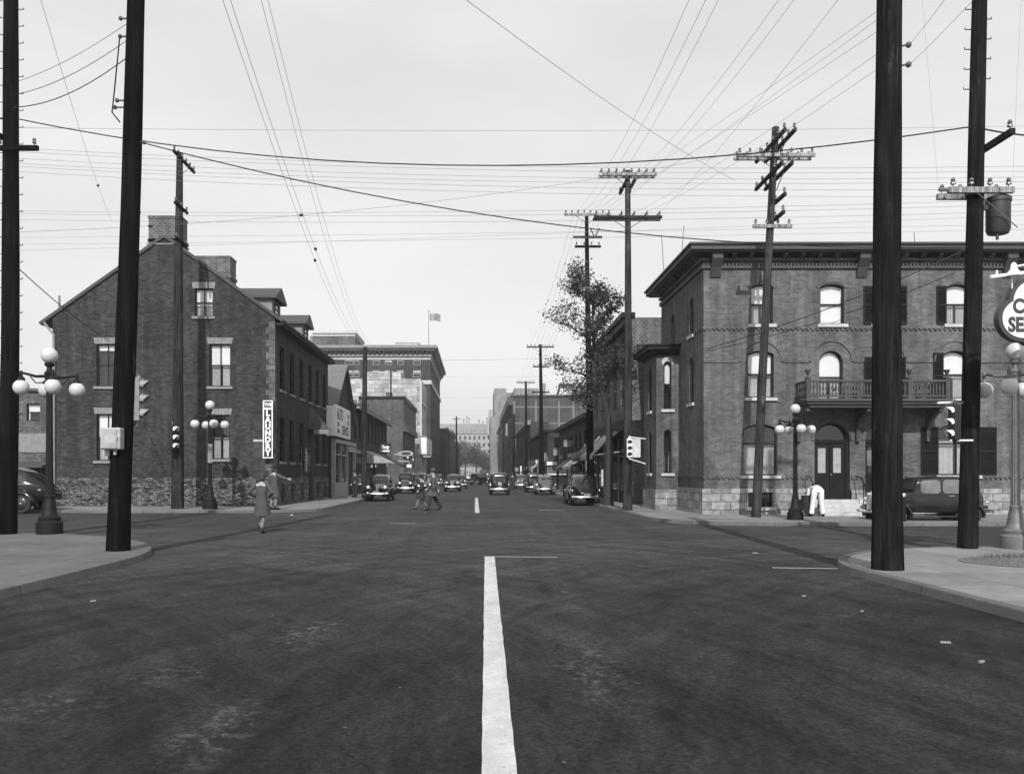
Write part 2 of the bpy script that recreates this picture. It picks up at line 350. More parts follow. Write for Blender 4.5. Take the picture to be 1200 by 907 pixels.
# ------------------------------------------------------------------ facade helpers
def FM(kind, pos):
    if kind == 'F': return lambda a, d, z: Vector((a, pos - d, z))
    if kind == 'B': return lambda a, d, z: Vector((a, pos + d, z))
    if kind == 'E': return lambda a, d, z: Vector((pos + d, a, z))
    return lambda a, d, z: Vector((pos - d, a, z))
def mbox(mb, M, a0, a1, d0, d1, z0, z1):
    return mb.hexa([M(a0, d1, z0), M(a1, d1, z0), M(a1, d0, z0), M(a0, d0, z0), M(a0, d1, z1), M(a1, d1, z1), M(a1, d0, z1), M(a0, d0, z1)])
def mpoly(mb, M, pts, d0, d1):
    return mb.prism([M(a, d0, z) for a, z in pts], M(0, d1, 0) - M(0, d0, 0))
def outline(a0, a1, z0, z1, rise=0, n=10):
    if rise <= 0: return [(a0, z0), (a1, z0), (a1, z1), (a0, z1)]
    c = (a0 + a1) / 2; hw = (a1 - a0) / 2; zs = z1 - rise
    if rise >= hw * .98:
        arc = [(c + hw * math.cos(PI * i / n), zs + rise * math.sin(PI * i / n)) for i in range(n + 1)]
    else:
        rad = (hw * hw + rise * rise) / (2 * rise); cz = z1 - rad; a_ = math.asin(hw / rad)
        arc = [(c + rad * math.sin(a_ - 2 * a_ * i / n), cz + rad * math.cos(a_ - 2 * a_ * i / n)) for i in range(n + 1)]
    return [(a0, z0), (a1, z0)] + arc
def clip(poly, A, B, C):
    out = []
    for i in range(len(poly)):
        p, q = poly[i], poly[(i + 1) % len(poly)]; dp = A * p[0] + B * p[1] + C; dq = A * q[0] + B * q[1] + C
        if dp >= 0: out.append(p)
        if (dp >= 0) != (dq >= 0): t = dp / (dp - dq); out.append((p[0] + t * (q[0] - p[0]), p[1] + t * (q[1] - p[1])))
    return out
def wall(mb, M, poly, ops, rev=.2):
    """poly: convex (a,z) ccw; ops: (a0,a1,z0,z1,rise)"""
    us = sorted(set([p[0] for p in poly] + [o[0] for o in ops] + [o[1] for o in ops]))
    zs = sorted(set([p[1] for p in poly] + [o[2] for o in ops] + [o[3] for o in ops]))
    hp = []
    for i in range(len(poly)):
        (x0, y0), (x1, y1) = poly[i], poly[(i + 1) % len(poly)]; hp.append((-(y1 - y0), (x1 - x0), (y1 - y0) * x0 - (x1 - x0) * y0))
    for i in range(len(us) - 1):
        for j in range(len(zs) - 1):
            cu, cz = (us[i] + us[i + 1]) / 2, (zs[j] + zs[j + 1]) / 2
            if any(o[0] < cu < o[1] and o[2] < cz < o[3] for o in ops): continue
            c = [(us[i], zs[j]), (us[i + 1], zs[j]), (us[i + 1], zs[j + 1]), (us[i], zs[j + 1])]
            for h in hp:
                if not c: break
                c = clip(c, *h)
            if len(c) >= 3:
                mb.add([M(a, 0, z) for a, z in c], [tuple(range(len(c)))])
    for o in ops:
        rise = o[4] if len(o) > 4 else 0
        ol = outline(*o[:4], rise); n = len(ol)
        mb.add([M(a, 0, z) for a, z in ol] + [M(a, -rev, z) for a, z in ol], [(i, (i + 1) % n, n + (i + 1) % n, n + i) for i in range(n)])
        if rise > 0:
            arc = ol[2:]; mid = len(arc) // 2
            for i in range(len(arc) - 1):
                cor = (o[1], o[3]) if i < mid else (o[0], o[3])
                p, q = arc[i], arc[i + 1]; mb.add([M(p[0], 0, p[1]), M(q[0], 0, q[1]), M(cor[0], 0, cor[1])], [(0, 1, 2)])
def inset(ol, w, a0, a1, z0, z1):
    c = ((a0 + a1) / 2, (z0 + z1) / 2); sa = 1 - 2 * w / (a1 - a0); sz = 1 - 2 * w / (z1 - z0)
    return [(c[0] + (a - c[0]) * sa, c[1] + (z - c[1]) * sz) for a, z in ol]
def window(par, M, a0, a1, z0, z1, rise=0, blind=None, curtain=False, shut=0, sill=LIME, lintel=None, sash='two', rec=.13, fmat=None, label=None, simple=False, bmat=None):
    fmat = fmat or DKW; ol = outline(a0, a1, z0, z1, rise); w = .055; il = inset(ol, w, a0, a1, z0, z1)
    f = MB(); n = len(ol)
    for i in range(n):
        j = (i + 1) % n
        f.hexa([M(*(ol[i][0], -rec, ol[i][1])), M(ol[j][0], -rec, ol[j][1]), M(il[j][0], -rec, il[j][1]), M(il[i][0], -rec, il[i][1]),
                M(ol[i][0], -rec - .06, ol[i][1]), M(ol[j][0], -rec - .06, ol[j][1]), M(il[j][0], -rec - .06, il[j][1]), M(il[i][0], -rec - .06, il[i][1])])
    zm = (z0 + z1) / 2 if sash != 'transom' else z0 + (z1 - z0) * .62
    mbox(f, M, a0 + w, a1 - w, -rec - .05, -rec - .003, zm - .03, zm + .03)
    cm = (a0 + a1) / 2
    if sash in ('four', 'transom'): mbox(f, M, cm - .022, cm + .022, -rec - .045, -rec - .006, z0 + w, z1 - w)
    win = f.build('window', fmat, par)
    if label: win['label'] = label
    p = MB(); mpoly(p, M, il, -rec - .035, -rec - .03); p.build('pane', GLS if not simple else CGLS, win)
    if simple: return win
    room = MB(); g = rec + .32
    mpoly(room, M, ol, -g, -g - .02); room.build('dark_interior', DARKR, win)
    if blind is not None:
        zb = z1 - (z1 - z0) * blind; pts = [q for q in il if q[1] > zb]
        pts = [(il[0][0], zb), (il[1][0], zb)] + pts
        b = MB(); mpoly(b, M, pts, -rec - .09, -rec - .095); b.build('blind', bmat or BLIND, win)
    if curtain:
        zt = zm if curtain == 'low' else z1 - rise - .05
        for (c0, c1) in ((a0 + w, cm - .06), (cm + .06, a1 - w)):
            c = MB(); k = 14; row = []
            for zz in (z0 + w, zt):
                row.append([M(c0 + (c1 - c0) * i / k, -rec - .16 + .02 * math.sin(i * 2.4), zz) for i in range(k + 1)])
            c.loft(row, False, False); c.build('curtain', CURT, win)
    if sill is not None:
        s = MB(); mbox(s, M, a0 - .12, a1 + .12, -.1, .09, z0 - .12, z0 + .002); s.build('sill', sill, win)
    if lintel is not None:
        s = MB(); k = 7; h = .3
        for i in range(k):
            u0 = a0 - .08 + (a1 - a0 + .16) * i / k; u1 = a0 - .08 + (a1 - a0 + .16) * (i + 1) / k - .012
            fl = .06 * (i - k / 2 + .0) / k; fr = .06 * (i + 1 - k / 2) / k
            s.hexa([M(u0, .012, z1 + .002), M(u1, .012, z1 + .002), M(u1, -.05, z1 + .002), M(u0, -.05, z1 + .002),
                    M(u0 + fl * 2, .012, z1 + h), M(u1 + fr * 2, .012, z1 + h), M(u1 + fr * 2, -.05, z1 + h), M(u0 + fl * 2, -.05, z1 + h)])
        s.build('lintel', lintel, win)
    for sd in ((-1, 1) if shut == 1 else (-1,) if shut == 2 else (1,) if shut == 3 else ()):
        sw = (a1 - a0) * .44; b0 = a0 - sw - .03 if sd < 0 else a1 + .03; b1 = b0 + sw; s = MB(); zt = z1 - rise * .6
        for (p0, p1, q0, q1) in ((b0, b0 + .05, z0, zt), (b1 - .05, b1, z0, zt), (b0 + .05, b1 - .05, z0, z0 + .08), (b0 + .05, b1 - .05, zt - .08, zt), (b0 + .05, b1 - .05, (z0 + zt) / 2 - .04, (z0 + zt) / 2 + .04)):
            mbox(s, M, p0, p1, .01, .055, q0, q1)
        zz = z0 + .1
        while zz < zt - .1:
            s.hexa([M(b0 + .045, .012, zz), M(b1 - .045, .012, zz), M(b1 - .045, .02, zz - .012), M(b0 + .045, .02, zz - .012),
                    M(b0 + .045, .045, zz - .05), M(b1 - .045, .045, zz - .05), M(b1 - .045, .05, zz - .04), M(b0 + .045, .05, zz - .04)])
            zz += .065
        mbox(s, M, b0 + .045, b1 - .045, .006, .01, z0 + .05, zt - .05)
        s.build('shutter', DKW, win)
    return win
def text(par, s, size, M4, mat, name='lettering', ext=.012, bold=.02, align='CENTER', sx=1):
    cu = bpy.data.curves.new('t', 'FONT'); cu.body = s; cu.size = size; cu.align_x = align; cu.align_y = 'CENTER'; cu.extrude = ext; cu.offset = bold; cu.resolution_u = 3
    o = bpy.data.objects.new('t', cu); COL.objects.link(o); bpy.context.view_layer.update()
    dg = bpy.context.evaluated_depsgraph_get(); me = bpy.data.meshes.new_from_object(o.evaluated_get(dg)); bpy.data.objects.remove(o)
    me.name = name; me.transform(M4 @ Matrix.Diagonal((sx, 1, 1, 1)))
    o0 = ORG[par.name]; me.transform(Matrix.Translation(-o0)); me.materials.clear(); me.materials.append(mat)
    ob = bpy.data.objects.new(name, me); COL.objects.link(ob); ob.parent = par; ORG[ob.name] = Vector(o0); return ob
def T4(loc, face='F'):
    if face == 'F': r = Matrix(((1, 0, 0, 0), (0, 0, -1, 0), (0, 1, 0, 0), (0, 0, 0, 1)))     # reads from -Y
    elif face == 'E': r = Matrix(((0, 0, 1, 0), (1, 0, 0, 0), (0, 1, 0, 0), (0, 0, 0, 1)))    # faces +X, reads left->right = +Y
    else: r = Matrix(((0, 0, -1, 0), (-1, 0, 0, 0), (0, 1, 0, 0), (0, 0, 0, 1)))
    return Matrix.Translation(Vector(loc)) @ r

# ------------------------------------------------------------------ ground
MB().add([(-1500, -60, 0), (1500, -60, 0), (1500, 1500, 0), (-1500, 1500, 0)], [(0, 1, 2, 3)]).build('ground', DIRT, origin=(0, 0, 0))['kind'] = 'structure'
def grid(x0, x1, y0, y1, z, nx=1, ny=1):
    m = MB(); m.add([(x0, y0, z), (x1, y0, z), (x1, y1, z), (x0, y1, z)], [(0, 1, 2, 3)]); return m
KL, KR = -7.0, 6.15
grid(-9, 8, -20, 12, .008).build('road', A_, origin=(0, 0, 0))['kind'] = 'structure'
grid(-9, 8, 40, 420, .008).build('road', A_, origin=(0, 0, 0))['kind'] = 'structure'
grid(-150, 150, 12, 40, .008).build('road', A_, origin=(0, 0, 0))['kind'] = 'structure'
def arc(cx, cy, r, a0, a1, n=14): return [(cx + r * math.cos(R(a0 + (a1 - a0) * i / n)), cy + r * math.sin(R(a0 + (a1 - a0) * i / n))) for i in range(n + 1)]
def pavement(edge, rest, h=.13, mat=None):
    m = MB(); pts = edge + rest; m.prism([(x, y, 0) for x, y in pts], (0, 0, h)); m.build('pavement', mat or PAVE, origin=(0, 0, 0))['kind'] = 'structure'
    k = MB(); ringsx = []
    c = Vector((sum(p[0] for p in pts) / len(pts), sum(p[1] for p in pts) / len(pts)))
    # dense edge for the kerb
    e = []
    for i in range(len(edge) - 1):
        p, q = Vector(edge[i]), Vector(edge[i + 1]); n = max(1, min(40, int((q - p).length / 2.4)))
        for j in range(n): e.append(p.lerp(q, j / n))
    e.append(Vector(edge[-1]))
    for i, p in enumerate(e):
        d = (e[min(i + 1, len(e) - 1)] - e[max(i - 1, 0)]).normalized(); nn = Vector((-d.y, d.x))
        if (Vector(rest[0]) + Vector(rest[-1])) .dot(nn) * .5 < p.dot(nn): nn = -nn
        o = p - nn * .004; q = p + nn * .16; b = p - nn * .03
        ringsx.append([(b.x, b.y, 0), (o.x, o.y, h - .015), (o.x + nn.x * .02, o.y + nn.y * .02, h + .005), (q.x, q.y, h + .005), (q.x, q.y, 0)])
    k.loft(ringsx); k.build('kerb', KERB, origin=(0, 0, 0))['kind'] = 'structure'
pavement([(6.25, -20)] + arc(10.75, 13.9, 4.5, 180, 90) + [(120, 18.4)], [(120, -20)])
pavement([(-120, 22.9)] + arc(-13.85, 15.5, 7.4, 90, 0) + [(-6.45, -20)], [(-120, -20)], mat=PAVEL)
pavement([(120, 27.6)] + arc(9.65, 31.1, 3.5, 270, 180) + [(KR, 400)], [(60, 400), (120, 60)])
pavement([(KL, 400)] + arc(-9.5, 39.3, 2.5, 0, -90) + [(-120, 36.8)], [(-120, 60), (-60, 400)])
def strip(pts, w, z=.012):
    m = MB(); e = [Vector(p) for p in pts]; L = []; Rr = []
    for i, p in enumerate(e):
        d = (e[min(i + 1, len(e) - 1)] - e[max(i - 1, 0)]).normalized(); nn = Vector((-d.y, d.x)) * w / 2
        j = random.uniform(-.002, .002); L.append((p.x + nn.x + j, p.y + nn.y, z)); Rr.append((p.x - nn.x + j, p.y - nn.y, z))
    k = len(L); return m.add(L + Rr, [(i, i + 1, k + i + 1, k + i) for i in range(k - 1)])
cl = [(.105 + .135 * (y - 3) / 14.5 + random.uniform(-.003, .003), y) for y in [3 + i * .29 for i in range(51)]]
o = strip(cl, .2).build('centre_line', PAINT, origin=(0, 0, 0)); o['kind'] = 'structure'
for (p0, p1, w) in (((.12, 17.45), (1.6, 17.25), .07), ((5.3, 15.35), (6.5, 15.2), .07), ((-3.0, 29), (-2.1, 29), .1), ((2.8, 39.5), (4.0, 39.4), .15), ((-.03, 36.8), (-.1, 60), .2)):
    strip([(p0[0] + (p1[0] - p0[0]) * i / 20, p0[1] + (p1[1] - p0[1]) * i / 20) for i in range(21)], w).build('stop_line' if w < .18 else 'centre_line', PAINT, origin=(0, 0, 0))['kind'] = 'structure'
# litter and chips on the road
lit = [(1170, 717, .22, 'white stick of scrap lying on the road by the right kerb'), (942, 700, .07, 'small pale scrap lying on the asphalt left of the near right pavement'),
       (1108, 755, .1, 'pale paper scrap on the asphalt below the near right pole, nearest the centre'), (1010, 718, .05, 'tiny pale chip on the road just below the thick near right pole'),
       (1150, 778, .08, 'pale scrap on the asphalt near the right edge of the road, nearest the camera'), (885, 649, .12, 'pale paper scrap lying mid road in front of the corner brick house'),
       (342, 604, .1, 'white paper scrap lying on the road beside the laundry corner kerb'), (109, 706, .07, 'small white scrap on the road beside the near left kerb'), (498, 601, .1, 'white scrap on the road below the crossing couple')]
for i, (px, py, s, lab) in enumerate(lit):
    s *= .7 if i == 0 else .5
    Y = H0 / (py - HY) * F; x = Xp(px, Y); m = MB(); a = random.uniform(-.6, .6) if i else .25
    pts = [(-s, -s * .25), (s * .9, -s * .3), (s, s * .22), (-s * .8, s * .3)]
    m.prism([(x + p * math.cos(a) - q * math.sin(a), Y + p * math.sin(a) + q * math.cos(a), .013) for p, q in pts], (0, 0, .02))
    tag(m.build('paper_scrap', SIGW if i in (0, 6) else LIMED), lab, 'litter', 'scraps lying on the road')
# grass patch
gm = MB()
for i in range(12000):
    u, v = random.random(), random.random()
    x = 8.6 + 7 * u; y = 13.5 + 3.2 * v
    if ((x - 12.2) / 3.5) ** 2 + ((y - 15.1) / 1.55) ** 2 > 1: continue
    h = random.uniform(.015, .05); 
    if abs(y - 15.9) < .2 and x > 9.35: h *= 3
    a = random.uniform(0, PI); w = .006; dx, dy = math.cos(a) * w, math.sin(a) * w; lx, ly = random.uniform(-.03, .03), random.uniform(-.03, .03)
    gm.add([(x - dx, y - dy, .13), (x + dx, y + dy, .13), (x + lx, y + ly, .13 + h)], [(0, 1, 2)])
tag(gm.build('grass', GRASS, origin=(0, 0, 0), recalc=False), 'short dry grass patch in the near right pavement', 'grass', None, 'stuff')
soil = MB(); soil.prism([(12.2 + 3.6 * math.cos(R(a)), 15.1 + 1.6 * math.sin(R(a)), .134) for a in range(0, 360, 12)], (0, 0, .008)); soil.build('turf_bed', DIRT, origin=(0, 0, 0))['kind'] = 'structure'

# ================================================================== BUILDINGS
def simple_shell(par, x0, x1, y0, y1, z1, mat, skipF=False, skipE=False, skipW=False, roof=None, rz=None):
    """closing walls and a flat roof"""
    m = MB()
    if not skipF: m.add([(x0, y0, 0), (x1, y0, 0), (x1, y0, z1), (x0, y0, z1)], [(0, 1, 2, 3)])
    if not skipE: m.add([(x1, y0, 0), (x1, y1, 0), (x1, y1, z1), (x1, y0, z1)], [(0, 1, 2, 3)])
    if not skipW: m.add([(x0, y0, 0), (x0, y1, 0), (x0, y1, z1), (x0, y0, z1)], [(0, 1, 2, 3)])
    m.add([(x0, y1, 0), (x1, y1, 0), (x1, y1, z1), (x0, y1, z1)], [(0, 1, 2, 3)])
    m.build('wall', mat, par, recalc=False)
    if roof: r = MB(); zz = rz or z1; r.box(x0 + .01, x1 - .01, y0 + .01, y1 - .01, zz - .2, zz); return r.build('roof', roof, par)

# ---- the three storey brick corner house (right)
Y0 = 33.0; fx = lambda p: (p - VX) * .033; fz = lambda p: 1.7 - (p - HY) * .033
XA, XB = 8.73, 27.2; YB = 40.6; ZT = 10.05
g = empty('brick_house', (XA, Y0, .13)); tag(g, 'three storey sunlit brick corner house with balcony, white blinds and bracketed cornice', 'house')
M = FM('F', Y0); MS = FM('W', XA)
cols3 = [(880, 906, 0), (961.5, 989.5, 0), (1024, 1050, 1), (1109.5, 1136, 1), (1226, 1252, 1), (1290, 1316, 0)]
ops = []; wins = []
for i, (a, b, sh) in enumerate(cols3):
    wins.append((fx(a), fx(b), fz(380), fz(333), .12, dict(blind=(.5, .95, .5, .48, .6, .5)[i], curtain='low', shut=sh)))
for i, (a, b, sh, rs, zb) in enumerate([(876, 907, 0, .14, 466), (960, 988, 0, .46, 473), (1024, 1049, 1, .4, 473), (1106, 1133, 1, .14, 467), (1226, 1253, 1, .25, 467), (1290, 1316, 0, .25, 467)]):
    wins.append((fx(a), fx(b), fz(zb), fz(411), rs, dict(blind=(.52, .58, .5, .56, .6, .5)[i], curtain='low', shut=sh)))
for i, (a, b, sh) in enumerate([(871, 911, 0), (1100, 1146, 1), (1226, 1266, 1)]):
    wins.append((fx(a), fx(b), fz(557), fz(497), .18, dict(curtain=True, sash='transom', shut=sh if i != 1 else 1, blind=(.38, .3, .3)[i], bmat=DKW)))
doors = [(fx(954.5), fx(996), fz(585), fz(495)), (fx(1014), fx(1055), fz(585), fz(495))]
for w in wins: ops.append((w[0], w[1], w[2], w[3], w[4]))
for d in doors: ops.append((d[0], d[1], d[2], d[3], (d[1] - d[0]) / 2))
base_ops = [(fx(876), fx(905), fz(594), fz(577)), (fx(1226), fx(1256), fz(594), fz(577))]
wm = MB(); wall(wm, M, [(XA, fz(574)), (XB, fz(574)), (XB, ZT), (XA, ZT)], ops)
wside = [(Y0 + 1.55, Y0 + 2.25, fz(384) - .0, fz(338), .3), (Y0 + 4.9, Y0 + 5.6, fz(384), fz(338), .3), (Y0 + 1.55, Y0 + 2.25, fz(468), fz(411), .35)]
wall(wm, MS, [(Y0, fz(574)), (YB, fz(574)), (YB, ZT), (Y0, ZT)], wside)
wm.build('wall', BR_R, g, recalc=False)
for a, b, c, d, rs, kw in wins: window(g, M, a, b, c, d, rs, **kw)
for a, b, c, d, rs in wside: window(g, MS, a, b, c, d, rs, blind=.4)
back = MB(); back.add([(XB, Y0, 0), (XB, YB, 0), (XB, YB, ZT), (XB, Y0, ZT)], [(0, 1, 2, 3)]); back.add([(XA, YB, 0), (XB, YB, 0), (XB, YB, ZT), (XA, YB, ZT)], [(0, 1, 2, 3)]); back.build('wall', BR_R, g, recalc=False)
zb = fz(574)
sm = MB(); Mb = FM('F', Y0 - .07); Msb = FM('W', XA - .07)
wall(sm, Mb, [(XA - .07, 0.1), (fx(953), .1), (fx(953), zb), (XA - .07, zb)], base_ops[:1], .25); wall(sm, Mb, [(fx(1057), .1), (XB, .1), (XB, zb), (fx(1057), zb)], base_ops[1:], .25)
wall(sm, Mb, [(fx(997), .1), (fx(1013), .1), (fx(1013), zb), (fx(997), zb)], [])
wall(sm, Msb, [(Y0 - .07, .1), (YB, .1), (YB, zb), (Y0 - .07, zb)], [])
mbox(sm, M, XA - .07, fx(953), -.001, .07, zb - .001, zb + .05); mbox(sm, M, fx(1057), XB, -.001, .07, zb - .001, zb + .05); mbox(sm, MS, Y0 + .001, YB, -.001, .07, zb - .001, zb + .05)
sm.build('stone_base', ST_B, g, recalc=False)
for a, b, c, d in base_ops: window(g, Mb, a, b, c, d, 0, sill=LIME, rec=.12)
# string courses, hoods
s = MB()
for z, d in ((fz(383), .035), (fz(557), .04)):
    segs = [(XA - d, XB)] if z > 5 else [(XA - d, doors[0][0] - .03), (doors[0][1] + .03, doors[1][0] - .03), (doors[1][1] + .03, XB)]
    mbox(s, MS, Y0 + .001, YB, -.02, d, z - .07, z)
    for sa, sb in segs:
        mbox(s, M, sa, sb, -.02, d, z - .07, z)
        u = sa + .02
        while u < sb - .1: mbox(s, M, u, u + .09, 0, d + .03, z - .13, z - .071); u += .19
hood = MB()
def hoodarc(cx, cz, r0, r1, a0=0, a1=180):
    hood = MB()
    n = 18; P = [(cx + r1 * math.cos(R(a0 + (a1 - a0) * i / n)), cz + r1 * math.sin(R(a0 + (a1 - a0) * i / n))) for i in range(n + 1)]
    Q = [(cx + r0 * math.cos(R(a0 + (a1 - a0) * i / n)), cz + r0 * math.sin(R(a0 + (a1 - a0) * i / n))) for i in range(n + 1)]
    for i in range(n): hood.hexa([M(P[i][0], .045, P[i][1]), M(P[i + 1][0], .045, P[i + 1][1]), M(Q[i + 1][0], .045, Q[i + 1][1]), M(Q[i][0], .045, Q[i][1]),
                                  M(P[i][0], -.02, P[i][1]), M(P[i + 1][0], -.02, P[i + 1][1]), M(Q[i + 1][0], -.02, Q[i + 1][1]), M(Q[i][0], -.02, Q[i][1])])
    hood.build('hood_moulding', BR_R, g)
prev = XA
for a, b in ((876, 907), (960, 988), (1024, 1049), (1106, 1133), (1226, 1253), (1290, 1316)):
    cx = fx((a + b) / 2); hoodarc(cx, fz(424), .78, .88); mbox(s, M, prev, cx - .88, -.02, .035, fz(425), fz(423)); prev = cx + .88
    zz = fz(331)
for a, b, _ in cols3:
    hood = MB(); c0, c1 = fx(a) - .06, fx(b) + .06; ol = outline(c0, c1, fz(345), fz(331), .24)[2:]; ou = outline(c0 - .12, c1 + .12, fz(345), fz(327), .27)[2:]
    for i in range(len(ol) - 1): hood.hexa([M(ol[i][0], .03, ol[i][1]), M(ol[i + 1][0], .03, ol[i + 1][1]), M(ou[i + 1][0], .03, ou[i + 1][1]), M(ou[i][0], .03, ou[i][1]), M(ol[i][0], -.02, ol[i][1]), M(ol[i + 1][0], -.02, ol[i + 1][1]), M(ou[i + 1][0], -.02, ou[i + 1][1]), M(ou[i][0], -.02, ou[i][1])])
    hood.build('hood_moulding', BR_R, g)
for a, b, c, d in doors: hoodarc((a + b) / 2, d - (b - a) / 2, (b - a) / 2 + .02, (b - a) / 2 + .14)
s.build('string_course', BR_R, g)
# cornice
c = MB()
def run(z0, z1, d):
    c.box(XA - d, XB, Y0 - d, Y0 + .01, z0, z1); c.box(XA - d, XA + .01, Y0 + .0, YB + (d if d > .3 else 0), z0, z1)
run(9.62, 9.70, .10); run(9.9, 10.0, .14); run(10.16, 10.22, .50); run(10.222, 10.40, .62); run(10.402, 10.47, .70)
u = XA - .05
while u < XB: c.box(u, u + .07, Y0 - .10, Y0 - .001, 9.702, 9.80); u += .14
u = Y0
while u < YB: c.box(XA - .10, XA - .001, u, u + .07, 9.702, 9.80); u += .14
cor = c.build('cornice', CORN, g)
def brk(u, big, side=False):
    b = MB(); w = .2 if big else .08; z0_, d = (9.28, .42) if big else (9.86, .36)
    pr = [(0, z0_), (.06, z0_), (d * .5, z0_ + (10.16 - z0_) * .4), (d, z0_ + (10.16 - z0_) * .75), (d, 10.158), (0, 10.158)]
    MM = MS if side else M; b.prism([MM(u - w, a, z) for a, z in pr], MM(u + w, 0, 0) - MM(u - w, 0, 0)); b.build('bracket', CORN, cor)
for p in (838, 1009, 1180, 1351): brk(fx(p), True)
u = fx(838) + .66
while u < XB - .3:
    if all(abs(u - fx(p)) > .4 for p in (1009, 1180)): brk(u, False)
    u += .66
for u in [Y0 + .4 + .66 * i for i in range(11)]: brk(u, i == 0, True)
r = MB(); r.box(XA - .6, XB, Y0 - .6, YB, 10.47, 10.5); r.build('roof', TIN, g)
for px, hh in ((797.5, 1.3), (778, .9), (1074, 1.0)):
    q = MB(); q.tube([(Xp(px, 37), 37, 10.45), (Xp(px, 37) + (.15 if hh > 1.1 else -.1), 37, 10.45 + hh + .7)], .02, 5); q.build('roof_mast', WIRET, g)
# doors
for k, (a, b, c_, d) in enumerate(doors):
    fr = MB(); r_ = (b - a) / 2; zs = d - r_; cm = (a + b) / 2
    mbox(fr, M, a, a + .09, -.35, -.2, c_, zs); mbox(fr, M, b - .09, b, -.35, -.2, c_, zs); mbox(fr, M, a + .09, b - .09, -.35, -.2, zs - .1, zs)
    for x0, x1 in ((a + .1, cm - .01), (cm + .01, b - .1)):
        w_ = .13; zg0 = c_ + 1.02; zg1 = zs - .28
        mbox(fr, M, x0, x0 + w_, -.32, -.25, c_ + .02, zs - .11); mbox(fr, M, x1 - w_, x1, -.32, -.25, c_ + .02, zs - .11)
        mbox(fr, M, x0 + w_, x1 - w_, -.32, -.25, zg1, zs - .11); mbox(fr, M, x0 + w_, x1 - w_, -.31, -.26, c_ + .02, zg0 - .02)
        for q in range(3): mbox(fr, M, x0 + w_ + .02 + q * .11, x0 + w_ + .09 + q * .11, -.262, -.235, c_ + .2, c_ + .85)
    dr = fr.build('door', DKW, g)
    fl = MB(); mpoly(fl, M, outline(a + .05, b - .05, zs + .02, d - .03, r_ - .07), -.27, -.3); fl.build('fanlight', CGLS, dr)
    ar = MB(); ol = outline(a, b, zs, d, r_)[2:]; il = outline(a + .09, b - .09, zs, d - .09, r_ - .09)[2:]
    for i in range(len(ol) - 1): ar.hexa([M(ol[i][0], -.2, ol[i][1]), M(ol[i + 1][0], -.2, ol[i + 1][1]), M(il[i + 1][0], -.2, il[i + 1][1]), M(il[i][0], -.2, il[i][1]), M(ol[i][0], -.33, ol[i][1]), M(ol[i + 1][0], -.33, ol[i + 1][1]), M(il[i + 1][0], -.33, il[i + 1][1]), M(il[i][0], -.33, il[i][1])])
    ar.build('arch_frame', DKW, dr)
    for x0, x1 in ((a + .1, cm - .01), (cm + .01, b - .1)):
        gl = MB(); mbox(gl, M, x0 + .13, x1 - .13, -.29, -.285, c_ + 1.02, zs - .28); gl.build('door_glass', plain('frosted_door_glass', .3, .3, .1, 3) if k == 0 else CGLS, dr)
    hd = MB(); hd.ball(M(cm + .05, -.22, c_ + .95), .035, 8, 6); hd.build('handle', CHRO, dr)
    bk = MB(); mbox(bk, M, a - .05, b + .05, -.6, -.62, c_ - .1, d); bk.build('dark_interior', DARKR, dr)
    if k == 1:
        sg = MB(); mbox(sg, M, a + .14, a + .66, -.2, -.18, c_ + 1.3, c_ + 1.9); so = sg.build('door_sign', plain('grey_notice', .12, .5), dr)
# steps
st = MB(); za = fz(585)
for i in range(4): st.box(fx(948) - .02 * i, fx(1062), Y0 - 1.35 + .33 * i, Y0 - .003 + .0 * i, .13 + (za - .13) / 4 * i + (0.002 if i else 0), .13 + (za - .13) / 4 * (i + 1))
st.build('steps', LIME, g)
for px in (943, 1001, 1012):
    h = MB(); x = fx(px); h.tube([(x, Y0 - .15, za + .9), (x, Y0 - .5, za + .85), (x, Y0 - 1.35, .95), (x, Y0 - 1.4, .13)], .022, 6)
    for y_, z_ in ((Y0 - .8, za + .62),): h.tube([(x, y_, .13), (x, y_, z_)], .018, 6)
    h.build('handrail', IRON, g)
# balcony
b = MB(); bx0, bx1 = fx(932), fx(1092); by = Y0 - 1.25; zf = fz(480) + .12
b.box(bx0, bx1, by, Y0 - .002, zf, zf + .1); b.box(bx0 + .1, bx1 - .1, by + .1, Y0 - .002, zf - .12, zf - .002); b.box(bx0 - .08, bx1 + .08, by - .08, Y0 - .003, zf + .102, zf + .2)
bo = b.build('balcony', CORN, g)
rl = MB(); zt = zf + .2
for y_a in (by,):
    rl.box(bx0, bx1, y_a, y_a + .09, zt + .06, zt + .13); rl.box(bx0, bx1, y_a - .02, y_a + .11, zt + .62, zt + .7)
for x_ in (bx0, bx1 - .09):
    rl.box(x_, x_ + .09, by + .09, Y0, zt + .06, zt + .13); rl.box(x_, x_ + .09, by + .11, Y0, zt + .62, zt + .7)
rl.build('balcony_rail', CORN, bo)
nb = 44; proto = None
for i in range(nb):
    x_ = bx0 + .12 + (bx1 - bx0 - .24) * i / (nb - 1)
    bb = MB(); bb.lathe([(.025, 0), (.04, .06), (.022, .12), (.042, .26), (.02, .42), (.03, .49)], (x_, by + .045, zt + .13), 8); bb.build('baluster', CORN, bo, smooth=True)
for i in range(5):
    for x_ in (bx0 + .045, bx1 - .045):
        bb = MB(); bb.lathe([(.025, 0), (.04, .06), (.022, .12), (.042, .26), (.02, .42), (.03, .49)], (x_, by + .25 + .22 * i, zt + .13), 8); bb.build('baluster', CORN, bo, smooth=True)
